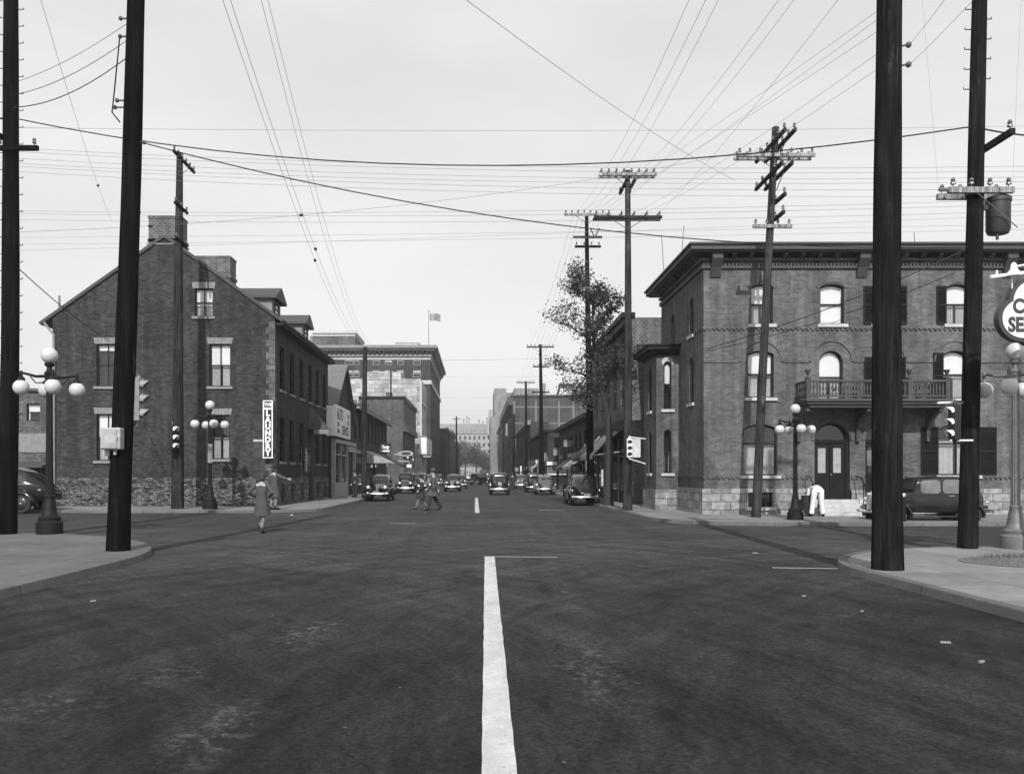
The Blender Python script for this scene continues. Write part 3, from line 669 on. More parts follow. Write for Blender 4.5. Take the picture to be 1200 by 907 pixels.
for p in (932.5, 1010, 1047, 1089.5):
    x_ = fx(p); bb = MB(); bb.box(x_ - .07, x_ + .07, by - .03, by + .12, zt, zt + .74); bb.box(x_ - .1, x_ + .1, by - .06, by + .15, zt + .741, zt + .79)
    bb.lathe([(.04, 0), (.06, .03), (.03, .08), (.09, .2), (.11, .28), (.08, .29)], (x_, by + .045, zt + .79), 10); bb.build('balcony_post', CORN, bo)
rng_ = random.Random(3)
for p in (975, 990, 1062, 1075):
    fl = MB(); fl.lathe([(.1, 0), (.14, .2), (.13, .22)], (fx(p), by + .35, zt), 8); fo = fl.build('flower_pot', CORN, bo)
    for q in range(60):
        cc = Vector((fx(p), by + .35, zt + .4)) + Vector([rng_.gauss(0, .1) for _ in range(3)]); 
        fo_m = MB() if q == 0 else fo_m; a_, b_ = Vector([rng_.gauss(0, .05) for _ in range(3)]), Vector([rng_.gauss(0, .05) for _ in range(3)]); fo_m.add([cc, cc + a_, cc + b_], [(0, 1, 2)])
    fo_m.build('potted_foliage', LEAF, fo)
for p in (935, 1004, 1086):
    x_ = fx(p); k = MB(); pr = [(0, zf - 1.25), (.12, zf - 1.25), (.16, zf - .95), (.3, zf - .6), (.75, zf - .35), (1.05, zf - .25), (1.05, zf - .125), (0, zf - .125)]
    k.prism([(x_ - .07, Y0 - d, z) for d, z in pr], (.14, 0, 0)); k.ball((x_, Y0 - .1, zf - 1.32), .08, 8, 6); k.build('balcony_bracket', CORN, bo)
pl = MB(); pl.box(fx(1056), fx(1071), Y0 - .02, Y0, fz(552), fz(548)); pl.build('name_plate', CORN, g)
# bay on the street side
bxw = 7.77; y0b, y1b = 37.15, 39.9; ztb = 7.0
MF = FM('F', y0b); MW = FM('W', bxw); q = MB()
o1 = [(7.77 + .32, 7.77 + .66, 4.5, 6.55, .16), (7.77 + .32, 7.77 + .66, 1.72, 3.62, .16)]
o2 = [(38.2, 38.85, 4.5, 6.45, .3), (38.2, 38.85, 1.72, 3.62, .3)]
wall(q, MF, [(bxw, 1.0), (XA, 1.0), (XA, ztb), (bxw, ztb)], o1, .15); wall(q, MW, [(y0b, 1.0), (y1b, 1.0), (y1b, ztb), (y0b, ztb)], o2, .15)
q.add([(bxw, y1b, 0), (XA, y1b, 0), (XA, y1b, ztb), (bxw, y1b, ztb)], [(0, 1, 2, 3)])
bay = q.build('bay', BR_R, g, recalc=False)
def subwin(par, *a, **k):
    w = window(par, *a, **k); return w
for a, b_, c_, d, rs in o1: window(g, MF, a, b_, c_, d, rs, blind=.45 if c_ > 3 else None, curtain='low' if c_ < 3 else False, rec=.07)
for a, b_, c_, d, rs in o2: window(g, MW, a, b_, c_, d, rs, rec=.07)
q = MB(); q.box(bxw - .06, XA - .072, y0b - .06, y1b, .1, 1.0); q.build('bay_stone_base', ST_B, bay)
q = MB(); hh = outline(7.77 + .22, 7.77 + .76, 6.3, 6.78, .24)[2:]; hi = outline(7.77 + .3, 7.77 + .68, 6.3, 6.6, .2)[2:]
for i in range(len(hh) - 1): q.hexa([MF(hi[i][0], .03, hi[i][1]), MF(hi[i + 1][0], .03, hi[i + 1][1]), MF(hh[i + 1][0], .03, hh[i + 1][1]), MF(hh[i][0], .03, hh[i][1]), MF(hi[i][0], -.02, hi[i][1]), MF(hi[i + 1][0], -.02, hi[i + 1][1]), MF(hh[i + 1][0], -.02, hh[i + 1][1]), MF(hh[i][0], -.02, hh[i][1])])
q.build('white_hood', LIME, bay)
q = MB()
for z_a, z_b, d in ((6.85, 6.95, .1), (6.95, 7.05, .25), (7.052, 7.22, .42), (7.222, 7.28, .48)): q.box(bxw - d, XA, y0b - d, y1b + d, z_a, z_b)
q.build('bay_cornice', DKW, bay)

# ---- the old laundry building (left)
S = .0411; YL = 41.1; lx = lambda p: (p - VX) * S; lz = lambda p: 1.7 - (p - HY) * S
xl, xr = lx(61.5), lx(322); ze = lz(371.5); ax, az = lx(193), lz(278.6); YE = 55.7
g = empty('laundry_building', (xr, YL, .13)); tag(g, 'dark brick gabled house with two chimneys on the left corner', 'house')
M = FM('F', YL); ME = FM('E', xr)
W = [(228, 249.5, 338, 371, .6), (245.5, 270, 403, 453, .48), (113, 138, 403, 453, .15), (247.5, 269, 486, 538, None), (113, 138, 485, 540, .5)]
ops = [(lx(a), lx(b), lz(d), lz(c_), 0) for a, b, c_, d, _ in W]
m = MB(); wall(m, M, [(xl, 1.5), (xr, 1.5), (xr, ze), (ax, az), (xl, ze + .1)], ops)
sw = [9780 / (560 - p) for p in (330.7, 342, 353.5, 363.5, 372, 380)]; hw = .5
ops2 = [(y - hw, y + hw, 5.85, 8.0, 0) for y in sw] + [(y - hw, y + hw, 2.3, 4.5, 0) for i, y in enumerate(sw) if i not in (3,)]
wall(m, ME, [(YL, 1.5), (YE, 1.5), (YE, ze), (YL, ze)], ops2)
m.add([(xl, YL, 0), (xl, YE, 0), (xl, YE, ze), (xl, YL, ze)], [(0, 1, 2, 3)]); m.add([(xl, YE, 0), (xr, YE, 0), (xr, YE, ze), (ax, YE, az), (xl, YE, ze)], [(0, 1, 2, 3, 4)])
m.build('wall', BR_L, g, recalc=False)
for (a, b, c_, d, bl), o_ in zip(W, ops): window(g, M, o_[0], o_[1], o_[2], o_[3], 0, blind=bl, curtain='low' if bl != .15 else False, lintel=LIMED, sash='four', sill=LIMED)
for o_ in ops2: window(g, ME, *o_[:4], 0, sill=LIMED, blind=.25 if random.random() < .4 else None)
m = MB(); Mb = FM('F', YL - .05); MEb = FM('E', xr + .05)
wall(m, Mb, [(xl - .05, 0.1), (xr + .05, .1), (xr + .05, 1.5), (xl - .05, 1.5)], [])
bops = [(y - .42, y + .42, .25, 1.2, 0) for y in sw[:2] + [sw[2]] + sw[4:]]
mbox(m, M, xl - .05, xr + .05, 0, .05, 1.499, 1.52)
m.build('rubble_base', ST_L, g, recalc=False)
m = MB(); wall(m, MEb, [(YL - .05, 0.1), (YE, .1), (YE, 1.52), (YL - .05, 1.52)], bops, .3); mbox(m, ME, YL, YE, 0, .05, 1.499, 1.521); m.build('stone_base', ST_S, g, recalc=False)
for o_ in bops: window(g, MEb, *o_[:4], 0, sill=None, simple=True, rec=.2)
m = MB()
for i in range(26):
    z = 1.55 + i * .3
    if z > ze - .3: break
    w_ = .42 if i % 2 else .27; m.box(xr - w_, xr + .012, YL - .012, YL + (.27 if i % 2 else .42), z, z + .28)
m.build('quoins', BR_Q, g)
# roof planes
t_ = .14; ov = .35
def slope(x0, z0, x1, z1, y0, y1, par, mat, name='roof'):
    n = Vector((-(z1 - z0), 0, x1 - x0)).normalized() * t_
    if n.z < 0: n = -n
    q = MB(); q.hexa([(x0, y0, z0), (x1, y0, z1), (x1, y1, z1), (x0, y1, z0)] + [Vector(p) + n for p in ((x0, y0, z0), (x1, y0, z1), (x1, y1, z1), (x0, y1, z0))]); return q.build(name, mat, par)
kR = (az - ze) / (xr - ax); kL = (az - ze) / (ax - xl)
roofR = slope(ax, az, xr + ov, ze - ov * abs(kR), YL - .1, YE + .1, g, SLATE); slope(ax, az, xl - .55, ze - .55 * kL, YL - .1, YE + .1, g, SLATE)
m = MB(); m.box(xr + .001, xr + .4, YL - .05, YE + .1, ze - .42, ze - .28); m.tube([(xr + .42, YL - .1, ze - .27), (xr + .42, YE + .1, ze - .3)], .07, 8); m.build('gutter', DKW, g)
for (cx0, cx1, cy0, cy1, zt) in ((lx(174), lx(212), YL + .005, YL + .9, lz(253)), (Xp(232, 49), Xp(272, 49), 48.6, 49.8, Zp(302, 49))):
    m = MB(); m.box(cx0, cx1, cy0, cy1, az - 2.2, zt - .12); m.box(cx0 - .06, cx1 + .06, cy0 - .06 if cy0 > 45 else cy0 - .0, cy1 + .06, zt - 1.25, zt - 1.1)
    m.box(cx0 - .03, cx1 + .03, cy0 - .03, cy1 + .03, zt - .12, zt); ch = m.build('chimney', BR_C, roofR)
    m = MB(); m.box(cx0 - .07, cx1 + .07, cy0 - .07, cy1 + .07, az - .35 if cy0 < 45 else zt - 1.9, az - .28 if cy0 < 45 else zt - 1.84); m.build('flashing', LIMED, ch)
for yc in (45.0, 52.6):
    xf_ = xr - .85; zt = 11.35; zb = 9.3; hw = .95
    m = MB(); m.box(xf_ - 2.6, xf_, yc - hw, yc + hw, zb, zt - .55); dm = m.build('dormer', LIMED, roofR)
    m = MB(); m.prism([(xf_ + .3, yc - hw - .25, zt - .62), (xf_ + .3, yc + hw + .25, zt - .62), (xf_ + .3, yc + hw + .25, zt - .5), (xf_ + .3, yc, zt + .12), (xf_ + .3, yc - hw - .25, zt - .5)], (-3.6, 0, 0)); m.build('dormer_roof', SLATE, dm)
    window(g, FM('E', xf_), yc - .45, yc + .45, zb + .75, zt - .75, simple=True, rec=-.05, sill=None)
m = MB(); m.tube([(xl - .35, YL - .1, ze - .3), (xl + .12, YL - .1, ze - .9), (xl + .12, YL - .1, .2)], .06, 8); m.tube([(lx(66), YL + .3, ze - .2), (lx(66), YL + .3, lz(345))], .05, 6); m.build('downpipe', LIMED, g)
# door hood and notice lights on the side
yd = sw[3]; m = MB(); m.box(xr + .003, xr + .08, yd - .6, yd + .6, .2, 3.2); dr = m.build('door', DKW, g)
m = MB(); m.prism([(xr + .002, yd - .95, 4.3), (xr + .002, yd + .95, 4.3), (xr + .002, yd, 5.5)], (.1, 0, 0)); m.add([(xr, yd - .95, 4.25), (xr + 1.1, yd - .95, 4.25), (xr + 1.1, yd + .95, 4.25), (xr, yd + .95, 4.25), (xr, yd, 5.6), (xr + .35, yd, 5.2)], [(0, 1, 5, 4), (1, 2, 5), (2, 3, 4, 5), (0, 3, 2, 1), (0, 4, 3)]); m.build('door_hood', SLATE, g)
m = MB(); m.box(xr + .5, xr + 1.35, yd - 1.45, yd - 1.3, 3.95, 4.2); m.build('sign_box', LIMED, g)
m = MB(); m.box(lx(297), lx(309), YL - .03, YL, lz(517.5), lz(515)); m.build('name_plate', LIME, g)
# laundry sign on the corner
x0, x1, z0, z1 = lx(310.5), lx(321.5), lz(537), lz(470); ys = YL - .35
sg = empty('hanging_sign', (x1, YL, z0)); tag(sg, 'tall narrow black and white sign reading LAUNDRY downward on the brick gable corner', 'sign')
m = MB(); m.box(x0, x1, ys, ys + .3, z0, z1); m.build('sign_box', SIGB, sg)
m = MB(); t = .045
for a in ((x0 - .01, x0 + t, z0, z1), (x1 - t, x1 + .01, z0, z1), (x0 + t, x1 - t, z0, z0 + t), (x0 + t, x1 - t, z1 - t, z1), (x0 + t, x1 - t, z1 - .44, z1 - .40), (x0 + t, x1 - t, z1 - .40, z1 - .34)): m.box(a[0], a[1], ys - .02, ys + .02, a[2], a[3])
m.box(x1 - .0, x1 + .012, ys + .02, ys + .3, z0, z0 + t); m.box(x1, x1 + .012, ys + .02, ys + .3, z1 - t, z1); m.build('sign_border', SIGW, sg)
text(sg, 'THE', .2, T4(((x0 + x1) / 2, ys - .002, z1 - .2)), SIGW, ext=.01, bold=.008)
for i, chx in enumerate('LAUNDRY'): text(sg, chx, .37, T4(((x0 + x1) / 2, ys - .002, z1 - .62 - i * .315)), SIGW, ext=.01, bold=.022)
m = MB(); m.tube([(x1 + .13, ys + .15, z0 + .3), (x1 + .13, YL + .4, z0 + .3)], .02, 5); m.box(x1 + .012, x1 + .2, YL - .1, YL + .1, z1 - .5, z1 - .45); m.tube([(x1, YL - .1, z0 + .4), (x1 + .05, YL + .03, z0 + .4)], .025, 5); m.build('bracket', IRON, sg)
# small vertical neon sign by the door
sg = empty('hanging_sign', (xr + .05, 46.2, 1.6)); tag(sg, 'thin dark upright sign with small pale LAUNDRY letters on the shaded street wall', 'sign')
m = MB(); m.box(xr + .1, xr + .56, 46.9, 47.0, 1.75, 3.15); m.build('sign_box', SIGB, sg)
for i, chx in enumerate('LAUNDRY'): text(sg, chx, .22, T4((xr + .33, 46.895, 3.02 - i * .19)), LIMED, ext=.005, bold=.004)
m = MB(); m.box(xr + .09, xr + .115, 46.88, 46.9, 1.2, 3.2); m.box(xr + .0, xr + .1, 46.93, 46.97, 2.9, 2.95); m.build('sign_border', LIMED, sg)

# ---- brick building far left, beyond the parked car
g = empty('brick_building', (-25, 50, .1)); tag(g, 'low dark two storey brick building behind the parked car at the far left', 'building')
YY = 50; f2 = lambda p: (p - VX) * .05; z2 = lambda p: 1.7 - (p - HY) * .05
M = FM('F', YY); m = MB(); w = [(f2(31), f2(47), z2(493), z2(473), 0)]; wall(m, M, [(-36, 0), (f2(61), 0), (f2(61), z2(459)), (-36, z2(452))], w)
dk = MB(); mbox(dk, M, f2(-60), f2(56), .0, .05, z2(530), z2(508))
m.add([(f2(61), 50, 0), (f2(61), 60, 0), (f2(61), 60, z2(459)), (f2(61), 50, z2(459))], [(0, 1, 2, 3)]); m.build('wall', BR_M, g, recalc=False)
dk.build('plaster_band', LIMED, g); window(g, M, *w[0][:4], 0, blind=.5, sill=None)
m = MB(); m.hexa([(-36, 49.8, z2(452)), (f2(62), 49.8, z2(459)), (f2(62), 60, z2(459)), (-36, 60, z2(452)), (-36, 49.8, z2(452) + .15), (f2(62), 49.8, z2(459) + .15), (f2(62), 60, z2(459) + .15), (-36, 60, z2(452) + .15)]); m.build('roof', TIN, g)
m = MB(); m.prism([(f2(10), 50, z2(541)), (f2(10), 48.7, z2(546)), (f2(10), 48.7, z2(548)), (f2(10), 50, z2(548))], (f2(62) - f2(10), 0, 0)); m.build('canopy', SLATE, g)
m = MB(); m.box(f2(36), f2(52), 49.9, 49.998, .1, z2(548)); m.build('door', DKW, g)

# ---- generic street building facing +X (left row) or -X (right row)
def street_bldg(name, label, side, xf_, y0, y1, z1, depth, mat, winsF=(), winsS=(), roofm=TIN, flat=True, cat='building', sills=LIMED, rec=.12):
    g = empty(name, (xf_, y0, .1)); tag(g, label, cat)
    x_in = xf_ - depth if side == 'E' else xf_ + depth
    MSd = FM(side, xf_); MFr = FM('F', y0); m = MB(); lo, hi = min(xf_, x_in), max(xf_, x_in)
    wall(m, MSd, [(y0, 0), (y1, 0), (y1, z1), (y0, z1)], list(winsS), .15); wall(m, MFr, [(lo, 0), (hi, 0), (hi, z1), (lo, z1)], list(winsF), .15)
    m.add([(lo, y1, 0), (hi, y1, 0), (hi, y1, z1), (lo, y1, z1)], [(0, 1, 2, 3)]); m.add([(x_in, y0, 0), (x_in, y1, 0), (x_in, y1, z1), (x_in, y0, z1)], [(0, 1, 2, 3)])
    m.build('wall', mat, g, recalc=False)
    for w in winsS: window(g, MSd, *w[:4], w[4] if len(w) > 4 else 0, sill=sills, simple=True, rec=rec * .6)
    for w in winsF: window(g, MFr, *w[:4], w[4] if len(w) > 4 else 0, sill=sills, simple=True, rec=rec * .6, fmat=LIME if mat in (BR_H,) else None)
    if mat is BR_C:
        for q_ in g.children:
            if q_.name.startswith('window'): q_.data.materials[0] = LIMED
    if flat: q = MB(); q.box(lo + .02, hi - .02, y0 + .02, y1 - .02, z1 - .25, z1 - .05); q.build('roof', roofm, g)
    return g
def cornice(g, side, xf_, y0, y1, z, d, h, mat, lo=None, hi=None):
    m = MB()
    if side == 'E': m.box(xf_, xf_ + d, y0 - .1, y1, z - h, z); 
    else: m.box(xf_ - d, xf_, y0 - .1, y1, z - h, z)
    return m.build('cornice', mat, g)
# L2 cottage: gable to the street with steep shingled roof
g = street_bldg('gabled_shop', 'small shop with steep pointed gable and pale shopfront next to the laundry house', 'E', -9.6, 55.8, 65.6, 5.4, 6, BR_D, winsS=[(59.2, 60.2, 6.2, 7.4), (61.8, 62.8, 6.2, 7.4)], flat=False)
m = MB(); m.add([(-9.6, 55.8, 5.4), (-9.6, 65.6, 5.4), (-9.6, 61, 9.1)], [(0, 1, 2)]); m.build('gable', BR_D, g, recalc=False); m = MB(); m.add([(-15.6, 55.8, 5.4), (-15.6, 65.6, 5.4), (-15.6, 61, 9.1)], [(0, 1, 2)]); m.build('gable', BR_D, g, recalc=False)
m = MB(); m.hexa([(-9.3, 55.4, 5.3), (-16, 55.4, 5.3), (-16, 61, 9.3), (-9.3, 61, 9.3), (-9.3, 55.4, 5.45), (-16, 55.4, 5.45), (-16, 61, 9.5), (-9.3, 61, 9.5)]); m.hexa([(-9.3, 65.9, 5.3), (-16, 65.9, 5.3), (-16, 61.01, 9.3), (-9.3, 61.01, 9.3), (-9.3, 65.9, 5.45), (-16, 65.9, 5.45), (-16, 61.01, 9.5), (-9.3, 61.01, 9.5)]); m.build('roof', SLATL, g)
m = MB(); m.box(-9.6, -9.35, 55.9, 56.15, .13, 3.75); m.box(-9.6, -9.35, 61.3, 61.6, .13, 3.75); m.box(-9.6, -9.3, 55.9, 65.4, 3.75, 4.0); m.box(-9.6, -9.35, 56.15, 61.3, .13, 1.1); m.box(-9.6, -9.38, 56.15, 61.3, 2.95, 3.03); m.box(-9.6, -9.38, 58.7, 58.8, 1.1, 3.75); m.box(-9.6, -9.35, 65.1, 65.4, .13, 3.75); m.box(-9.6,-9.34, 62, 65, 3.3, 3.7); m.build('shopfront', STAINB, g)
m = MB(); m.box(-9.58, -9.5, 56.16, 61.29, 1.1, 3.74); m.build('shop_window', CGLS, g); m = MB(); m.box(-9.58, -9.55, 61.7, 65, .13, 3.3); m.build('door', DKW, g)
sg = empty('billboard', (-9.3, 56, 4.1)); tag(sg, 'large white painted board with dark lettering above the pale shopfront', 'billboard')
m = MB(); m.box(-9.34, -9.2, 55.2, 61.6, 4.15, 6.2); m.box(-9.9, -9.34, 55.12, 55.2, 4.15, 6.1); m.build('board', SIGW, sg)
text(sg, 'AUTO', 1.05, T4((-9.2, 57.0, 5.6), 'E'), SIGG, ext=.008, bold=.03, sx=.85); text(sg, 'SERVICE', .85, T4((-9.2, 59.3, 4.62), 'E'), SIGG, ext=.008, bold=.02, sx=.95)
text(sg, 'WE', .45, T4((-9.2, 60.6, 5.7), 'E'), SIGG, ext=.008, bold=.015); text(sg, 'DO', .45, T4((-9.2, 60.6, 5.25), 'E'), SIGG, ext=.008, bold=.015); text(sg, 'OUR', .4, T4((-9.2, 56.3, 4.95), 'E'), SIGG, ext=.008, bold=.01); text(sg, 'OWN', .4, T4((-9.2, 56.3, 4.5), 'E'), SIGG, ext=.008, bold=.01)
# L3 long low row
g = street_bldg('shop_row', 'long low brick row of shops under a sloping eave beyond the pointed gable shop', 'E', -9.7, 66, 91, 7.1, 8, BR_D, winsS=[(67 + 2.7 * i, 68.1 + 2.7 * i, 4.4, 6.5) for i in range(9)], flat=False)
m = MB(); m.hexa([(-9.2, 65.7, 6.95), (-13.7, 65.7, 9.2), (-13.7, 91.2, 9.2), (-9.2, 91.2, 6.95), (-9.2, 65.7, 7.15), (-13.7, 65.7, 9.4), (-13.7, 91.2, 9.4), (-9.2, 91.2, 7.15)]); m.build('roof', SLATL, g)
m = MB(); m.box(-9.35, -9.1, 65.7, 91.2, 6.72, 6.9); m.box(-9.7, -9.5, 66, 91, 3.3, 3.6); m.build('fascia', LIMED, g)
m = MB(); m.box(-9.69, -9.62, 67, 78, .8, 3.0); m.box(-9.69, -9.62, 80, 90, .8, 3.0); m.build('shop_window', CGLS, g)
m = MB(); m.prism([(-9.7, 72.5, 3.7), (-7.7, 72.5, 2.65), (-7.7, 72.5, 2.3), (-7.75, 72.5, 2.3), (-7.75, 72.5, 2.6), (-9.7, 72.5, 3.6)], (0, 7.5, 0)); m.add([(-9.7, 72.49, 3.6), (-7.75, 72.49, 2.6), (-9.7, 72.49, 2.6), (-9.7, 72.47, 3.6), (-7.75, 72.47, 2.6), (-9.7, 72.47, 2.6)], [(0, 1, 2), (3, 4, 5)])
tag(m.build('awning', AWN), 'light canvas awning over the long low shop row beside the upright pole', 'awning')
m = MB(); m.prism([(-9.7, 84, 3.6), (-7.6, 84, 2.6), (-7.6, 84, 2.4), (-9.7, 84, 3.4)], (0, 6, 0)); tag(m.build('awning', AWND), 'dark canvas awning under the small lit shop sign', 'awning')
sg = empty('hanging_sign', (-9.3, 80, 3.6)); tag(sg, 'dark box sign with pale script and a white bar hung beyond the light awning', 'sign')
m = MB(); m.box(-9.2, -8.2, 80, 80.3, 3.7, 4.55); m.build('sign_box', SIGB, sg); m = MB(); m.box(-9.15, -8.25, 79.97, 80.0, 3.75, 3.9); m.build('sign_border', SIGW, sg); text(sg, 'Shop', .5, T4((-8.7, 79.98, 4.2)), SIGW, ext=.01, bold=.02, sx=.8); m = MB(); m.box(-9.7, -9.2, 80.1, 80.15, 4.4, 4.45); m.build('bracket', IRON, sg)
sg = empty('hanging_sign', (-9, 92, 3.7)); tag(sg, 'pale oval sign on a curved bracket sticking out over the left pavement', 'sign')
m = MB(); m.lathe([(.02, -.06), (.5, -.05), (.5, .05), (.02, .06)], (0, 0, 0), 24, 'y'); m.xf(Matrix.Translation((-7.65, 91, 3.85)) @ Matrix.Diagonal((1.5, 1, .58, 1))); m.build('board', LIME, sg)
m = MB(); m.lathe([(.3, -.065), (.38, -.064), (.38, -.05), (.3, -.05)], (0, 0, 0), 24, 'y'); m.xf(Matrix.Translation((-7.65, 91, 3.85)) @ Matrix.Diagonal((1.5, 1, .5, 1))); m.build('sign_border', SIGG, sg)
m = MB(); m.tube([(-9.7, 91, 4.6), (-9.3, 91, 4.0), (-8.9, 91, 3.75), (-8.4, 91, 3.7)], .06, 6); m.build('bracket', LIME, sg)
# L4 mansard brick
g = street_bldg('mansard_building', 'taller brick building with mansard storey and plain side wall beyond the shop row', 'E', -8.9, 101, 121, 10.6, 5.2, BR_M, winsS=[(103 + 3.4 * i, 104.5 + 3.4 * i, 4.2, 6.2) for i in range(5)] + [(103 + 3.4 * i, 104.5 + 3.4 * i, 7.6, 9.3) for i in range(5)])
m = MB(); m.prism([(-8.9, 101.1, 10.9), (-8.6, 101.1, 10.9), (-8.55, 101.1, 10.5), (-8.8, 101.1, 10.1), (-8.75, 101.1, 7.9), (-8.45, 101.1, 6.7), (-8.9, 101.1, 6.7)], (0, 19.8, 0)); m.build('mansard_roof', SLATE, g)
m = MB(); m.box(-14.1, -8.6, 100.8, 121, 10.6, 10.85); m.build('cornice', DKW, g)
m = MB(); m.box(-11.2, -10.5, 104, 105, 10.8, 11.6); m.build('chimney', BR_M, g); m = MB(); m.tube([(-9.0 + .6 - 2.2, 104, 10.8), (-10.6, 104, 14.4)], .1, 6); m.build('stovepipe', DKW, g)
for (px, py, w_, h_, mt, lab) in ((479.5, 546, 5.6, 3.6, SIGW, 'small bright square lit sign over the left pavement'), (478, 536.5, 2, 2.4, SIGW, 'small bright round bulb sign high above the square sign'), (484, 539, 2.6, 2.6, LIME, 'pale globe just right of the bulb sign'), (457, 542.5, 1.8, 3, LIME, 'small pale lantern under the dark box sign')):
    Y = 95; c_ = PT(px, py, Y); m = MB()
    if w_ > 5: m.box(c_.x - w_ / 2 * .095, c_.x + w_ / 2 * .095, Y - .1, Y, c_.z - h_ / 2 * .095, c_.z + h_ / 2 * .095)
    else: m.ball(c_, w_ * .05, 10, 8, (1, 1, h_ / w_))
    m.tube([c_ + Vector((0, .05, .1)), c_ + Vector((-.0, .05, .5)), Vector((-8.95, Y + .05, c_.z + .55))], .03, 5)
    tag(m.build('wall_sign' if w_ > 5 else 'wall_lantern', mt), lab, 'sign' if w_ > 5 else 'lantern')
# L5 pale theatre
g = street_bldg('theatre', 'pale smooth stone theatre block with tall blank side wall in front of the hotel', 'E', -8.5, 127, 141, 15.8, 12, ST_P, winsS=[])
m = MB(); m.box(-8.5, -8.35, 126.9, 141, 12.2, 12.5); m.box(-8.62, -8.34, 126.85, 127.2, 3, 15.5); m.build('pilaster', LIME, g)
m = MB(); m.box(-17.5, -12, 133, 141, 15.75, 17.6); m.build('roof_block', ST_P, g)
for i in range(6): q = MB(); q.box(-9.1, -8.495, 126.96, 127, 5.5 + i * 1.7, 6.1 + i * 1.7); q.build('quoin', LIMED, g)
g2 = empty('marquee', (-8.5, 124, 4.6)); tag(g2, 'white boxy marquee projecting over the pavement from the pale theatre', 'marquee')
m = MB(); m.box(-8.5, -7.45, 124, 138, 4.6, 7.0); m.build('board', SIGW, g2); m = MB(); m.box(-8.5, -7.35, 123.9, 138.1, 4.42, 4.6); m.box(-8.5, -7.4, 123.95, 138.1, 7.0, 7.15); m.build('sign_border', LIMED, g2)
m = MB(); m.box(-9.4, -6.6, 123, 123.15, 4.0, 4.35); so = m.build('sign_box', SIGB, g2); 
for i in range(9):
    if i == 4: continue
    q = MB(); q.box(-9.3 + i * .29, -9.1 + i * .29, 122.97, 123, 4.08, 4.28); q.build('letter_panel', LIME, g2)
# L6 hotel
cw = [440, 463.5]
Mw = lambda p: (p - VX) * .152
wf = []
for (a, b) in ((404, 414), (414.5, 421), (437, 445), (451, 459.5), (465.5, 473), (484, 493)):
    wf += [(Mw(a), Mw(b), 1.7 + (555 - 427.5) * .152, 1.7 + (555 - 418.5) * .152), (Mw(a), Mw(b), 1.7 + (555 - 442) * .152, 1.7 + (555 - 433.5) * .152)]
ws = []
for i in range(9):
    for k in range(6): ws.append((154 + i * 4.2, 155.6 + i * 4.2, 3.8 + 3.3 * k, 5.6 + 3.3 * k))
g = street_bldg('hotel', 'tall dark brick hotel with heavy overhanging cornice and pale stone bands', 'E', -8.5, 152, 191, 23.2, 25, BR_H, winsF=wf, winsS=ws, sills=None)
for w in wf:
    q = MB(); q.box(w[0] + .1, w[1] - .1, 152.05, 152.085, w[2] + (w[3] - w[2]) * random.choice((.3, .5, .15, .6)), w[3] - .1); q.build('blind', plain('dim_blind', .3, .8, .3, 1), g)
m = MB(); m.box(-33.7, -7.2, 150.6, 192.4, 23.9, 24.4); m.box(-33.6, -7.6, 151.1, 192, 23.5, 23.9); m.box(-33.6, -8.2, 151.6, 191.3, 22.5, 22.9); u = -33
m.build('cornice', LIMED, g)
m = MB()
while u < -8: m.box(u, u + .4, 151.25, 151.99, 22.95, 23.5); u += .85
u = 152
while u < 191: m.box(-8.49, -7.8, u, u + .4, 22.95, 23.5); u += .9
m.build('dentils', DKW, g)
m = MB(); m.box(-33.2, -8.25, 151.75, 191.2, 17.6, 18.3); m.box(-33.2, -8.4, 151.9, 191.2, 22.0, 22.4); m.build('stone_band', LIME, g)
m = MB(); m.box(Mw(365), Mw(415), 153, 165, 24.0, Zp(391, 153)); pm = m.build('penthouse', BR_M, g); m = MB(); m.box(Mw(364.5), Mw(416), 152.8, 165, Zp(391, 153), Zp(388.5, 153)); m.box(Mw(365), Mw(415.3), 152.9, 165, Zp(394, 153), Zp(392, 153)); m.build('penthouse_coping', LIME, pm)
m = MB(); m.lathe([(.9, 24), (.9, Zp(391, 154)), (.4, Zp(388, 154))], (Mw(361) , 158, 0), 12); m.build('roof_tank', LIMED, g)
m = MB(); m.box(Mw(460.5), Mw(490), 156, 166, 24.2, Zp(401.5, 156)); pm = m.build('penthouse', LIMED, g); m = MB(); m.box(Mw(460), Mw(488), 155.9, 166.1, Zp(404.5, 156), Zp(403, 156)); m.build('penthouse_coping', LIME, pm)
f = empty('flagpole', (Mw(502), 152.5, 24.3)); tag(f, 'tall thin flagpole flying a flag on the hotel roof', 'flagpole')
m = MB(); m.tube([(Mw(502), 153, 24.3), (Mw(502), 153, Zp(365, 153))], [.09, .05], 6); m.ball((Mw(502), 153, Zp(365, 153)), .14, 8, 6); m.build('pole', WIRET, f)
m = MB(); k = 10; rows = [[(Mw(503) + 1.95 * i / k, 153 + .12 * math.sin(i * .9), Zp(z + .12 * i + .35 * math.sin(i * .8), 153)) for i in range(k + 1)] for z in (367, 375.5)]
m.loft(rows, False, False); m.loft([[(p[0], p[1] + .02, p[2]) for p in r] for r in rows], False, False); fo = m.build('flag', FLAGM, f)
m = MB(); m.loft([[(p[0], p[1] - .03, p[2] - z) for p in rows[0][:6]] for z in (.1, .3)], False, False); m.loft([[(rows[0][i][0], rows[0][i][1] - .03, rows[0][i][2]) for i in (2, 3)], [(rows[1][i][0], rows[1][i][1] - .03, rows[1][i][2]) for i in (2, 3)]], False, False); m.build('flag_cross', LIME, fo)
for px, y, zt in ((473.5, 150, 388), (432, 130, 432)):
    pass
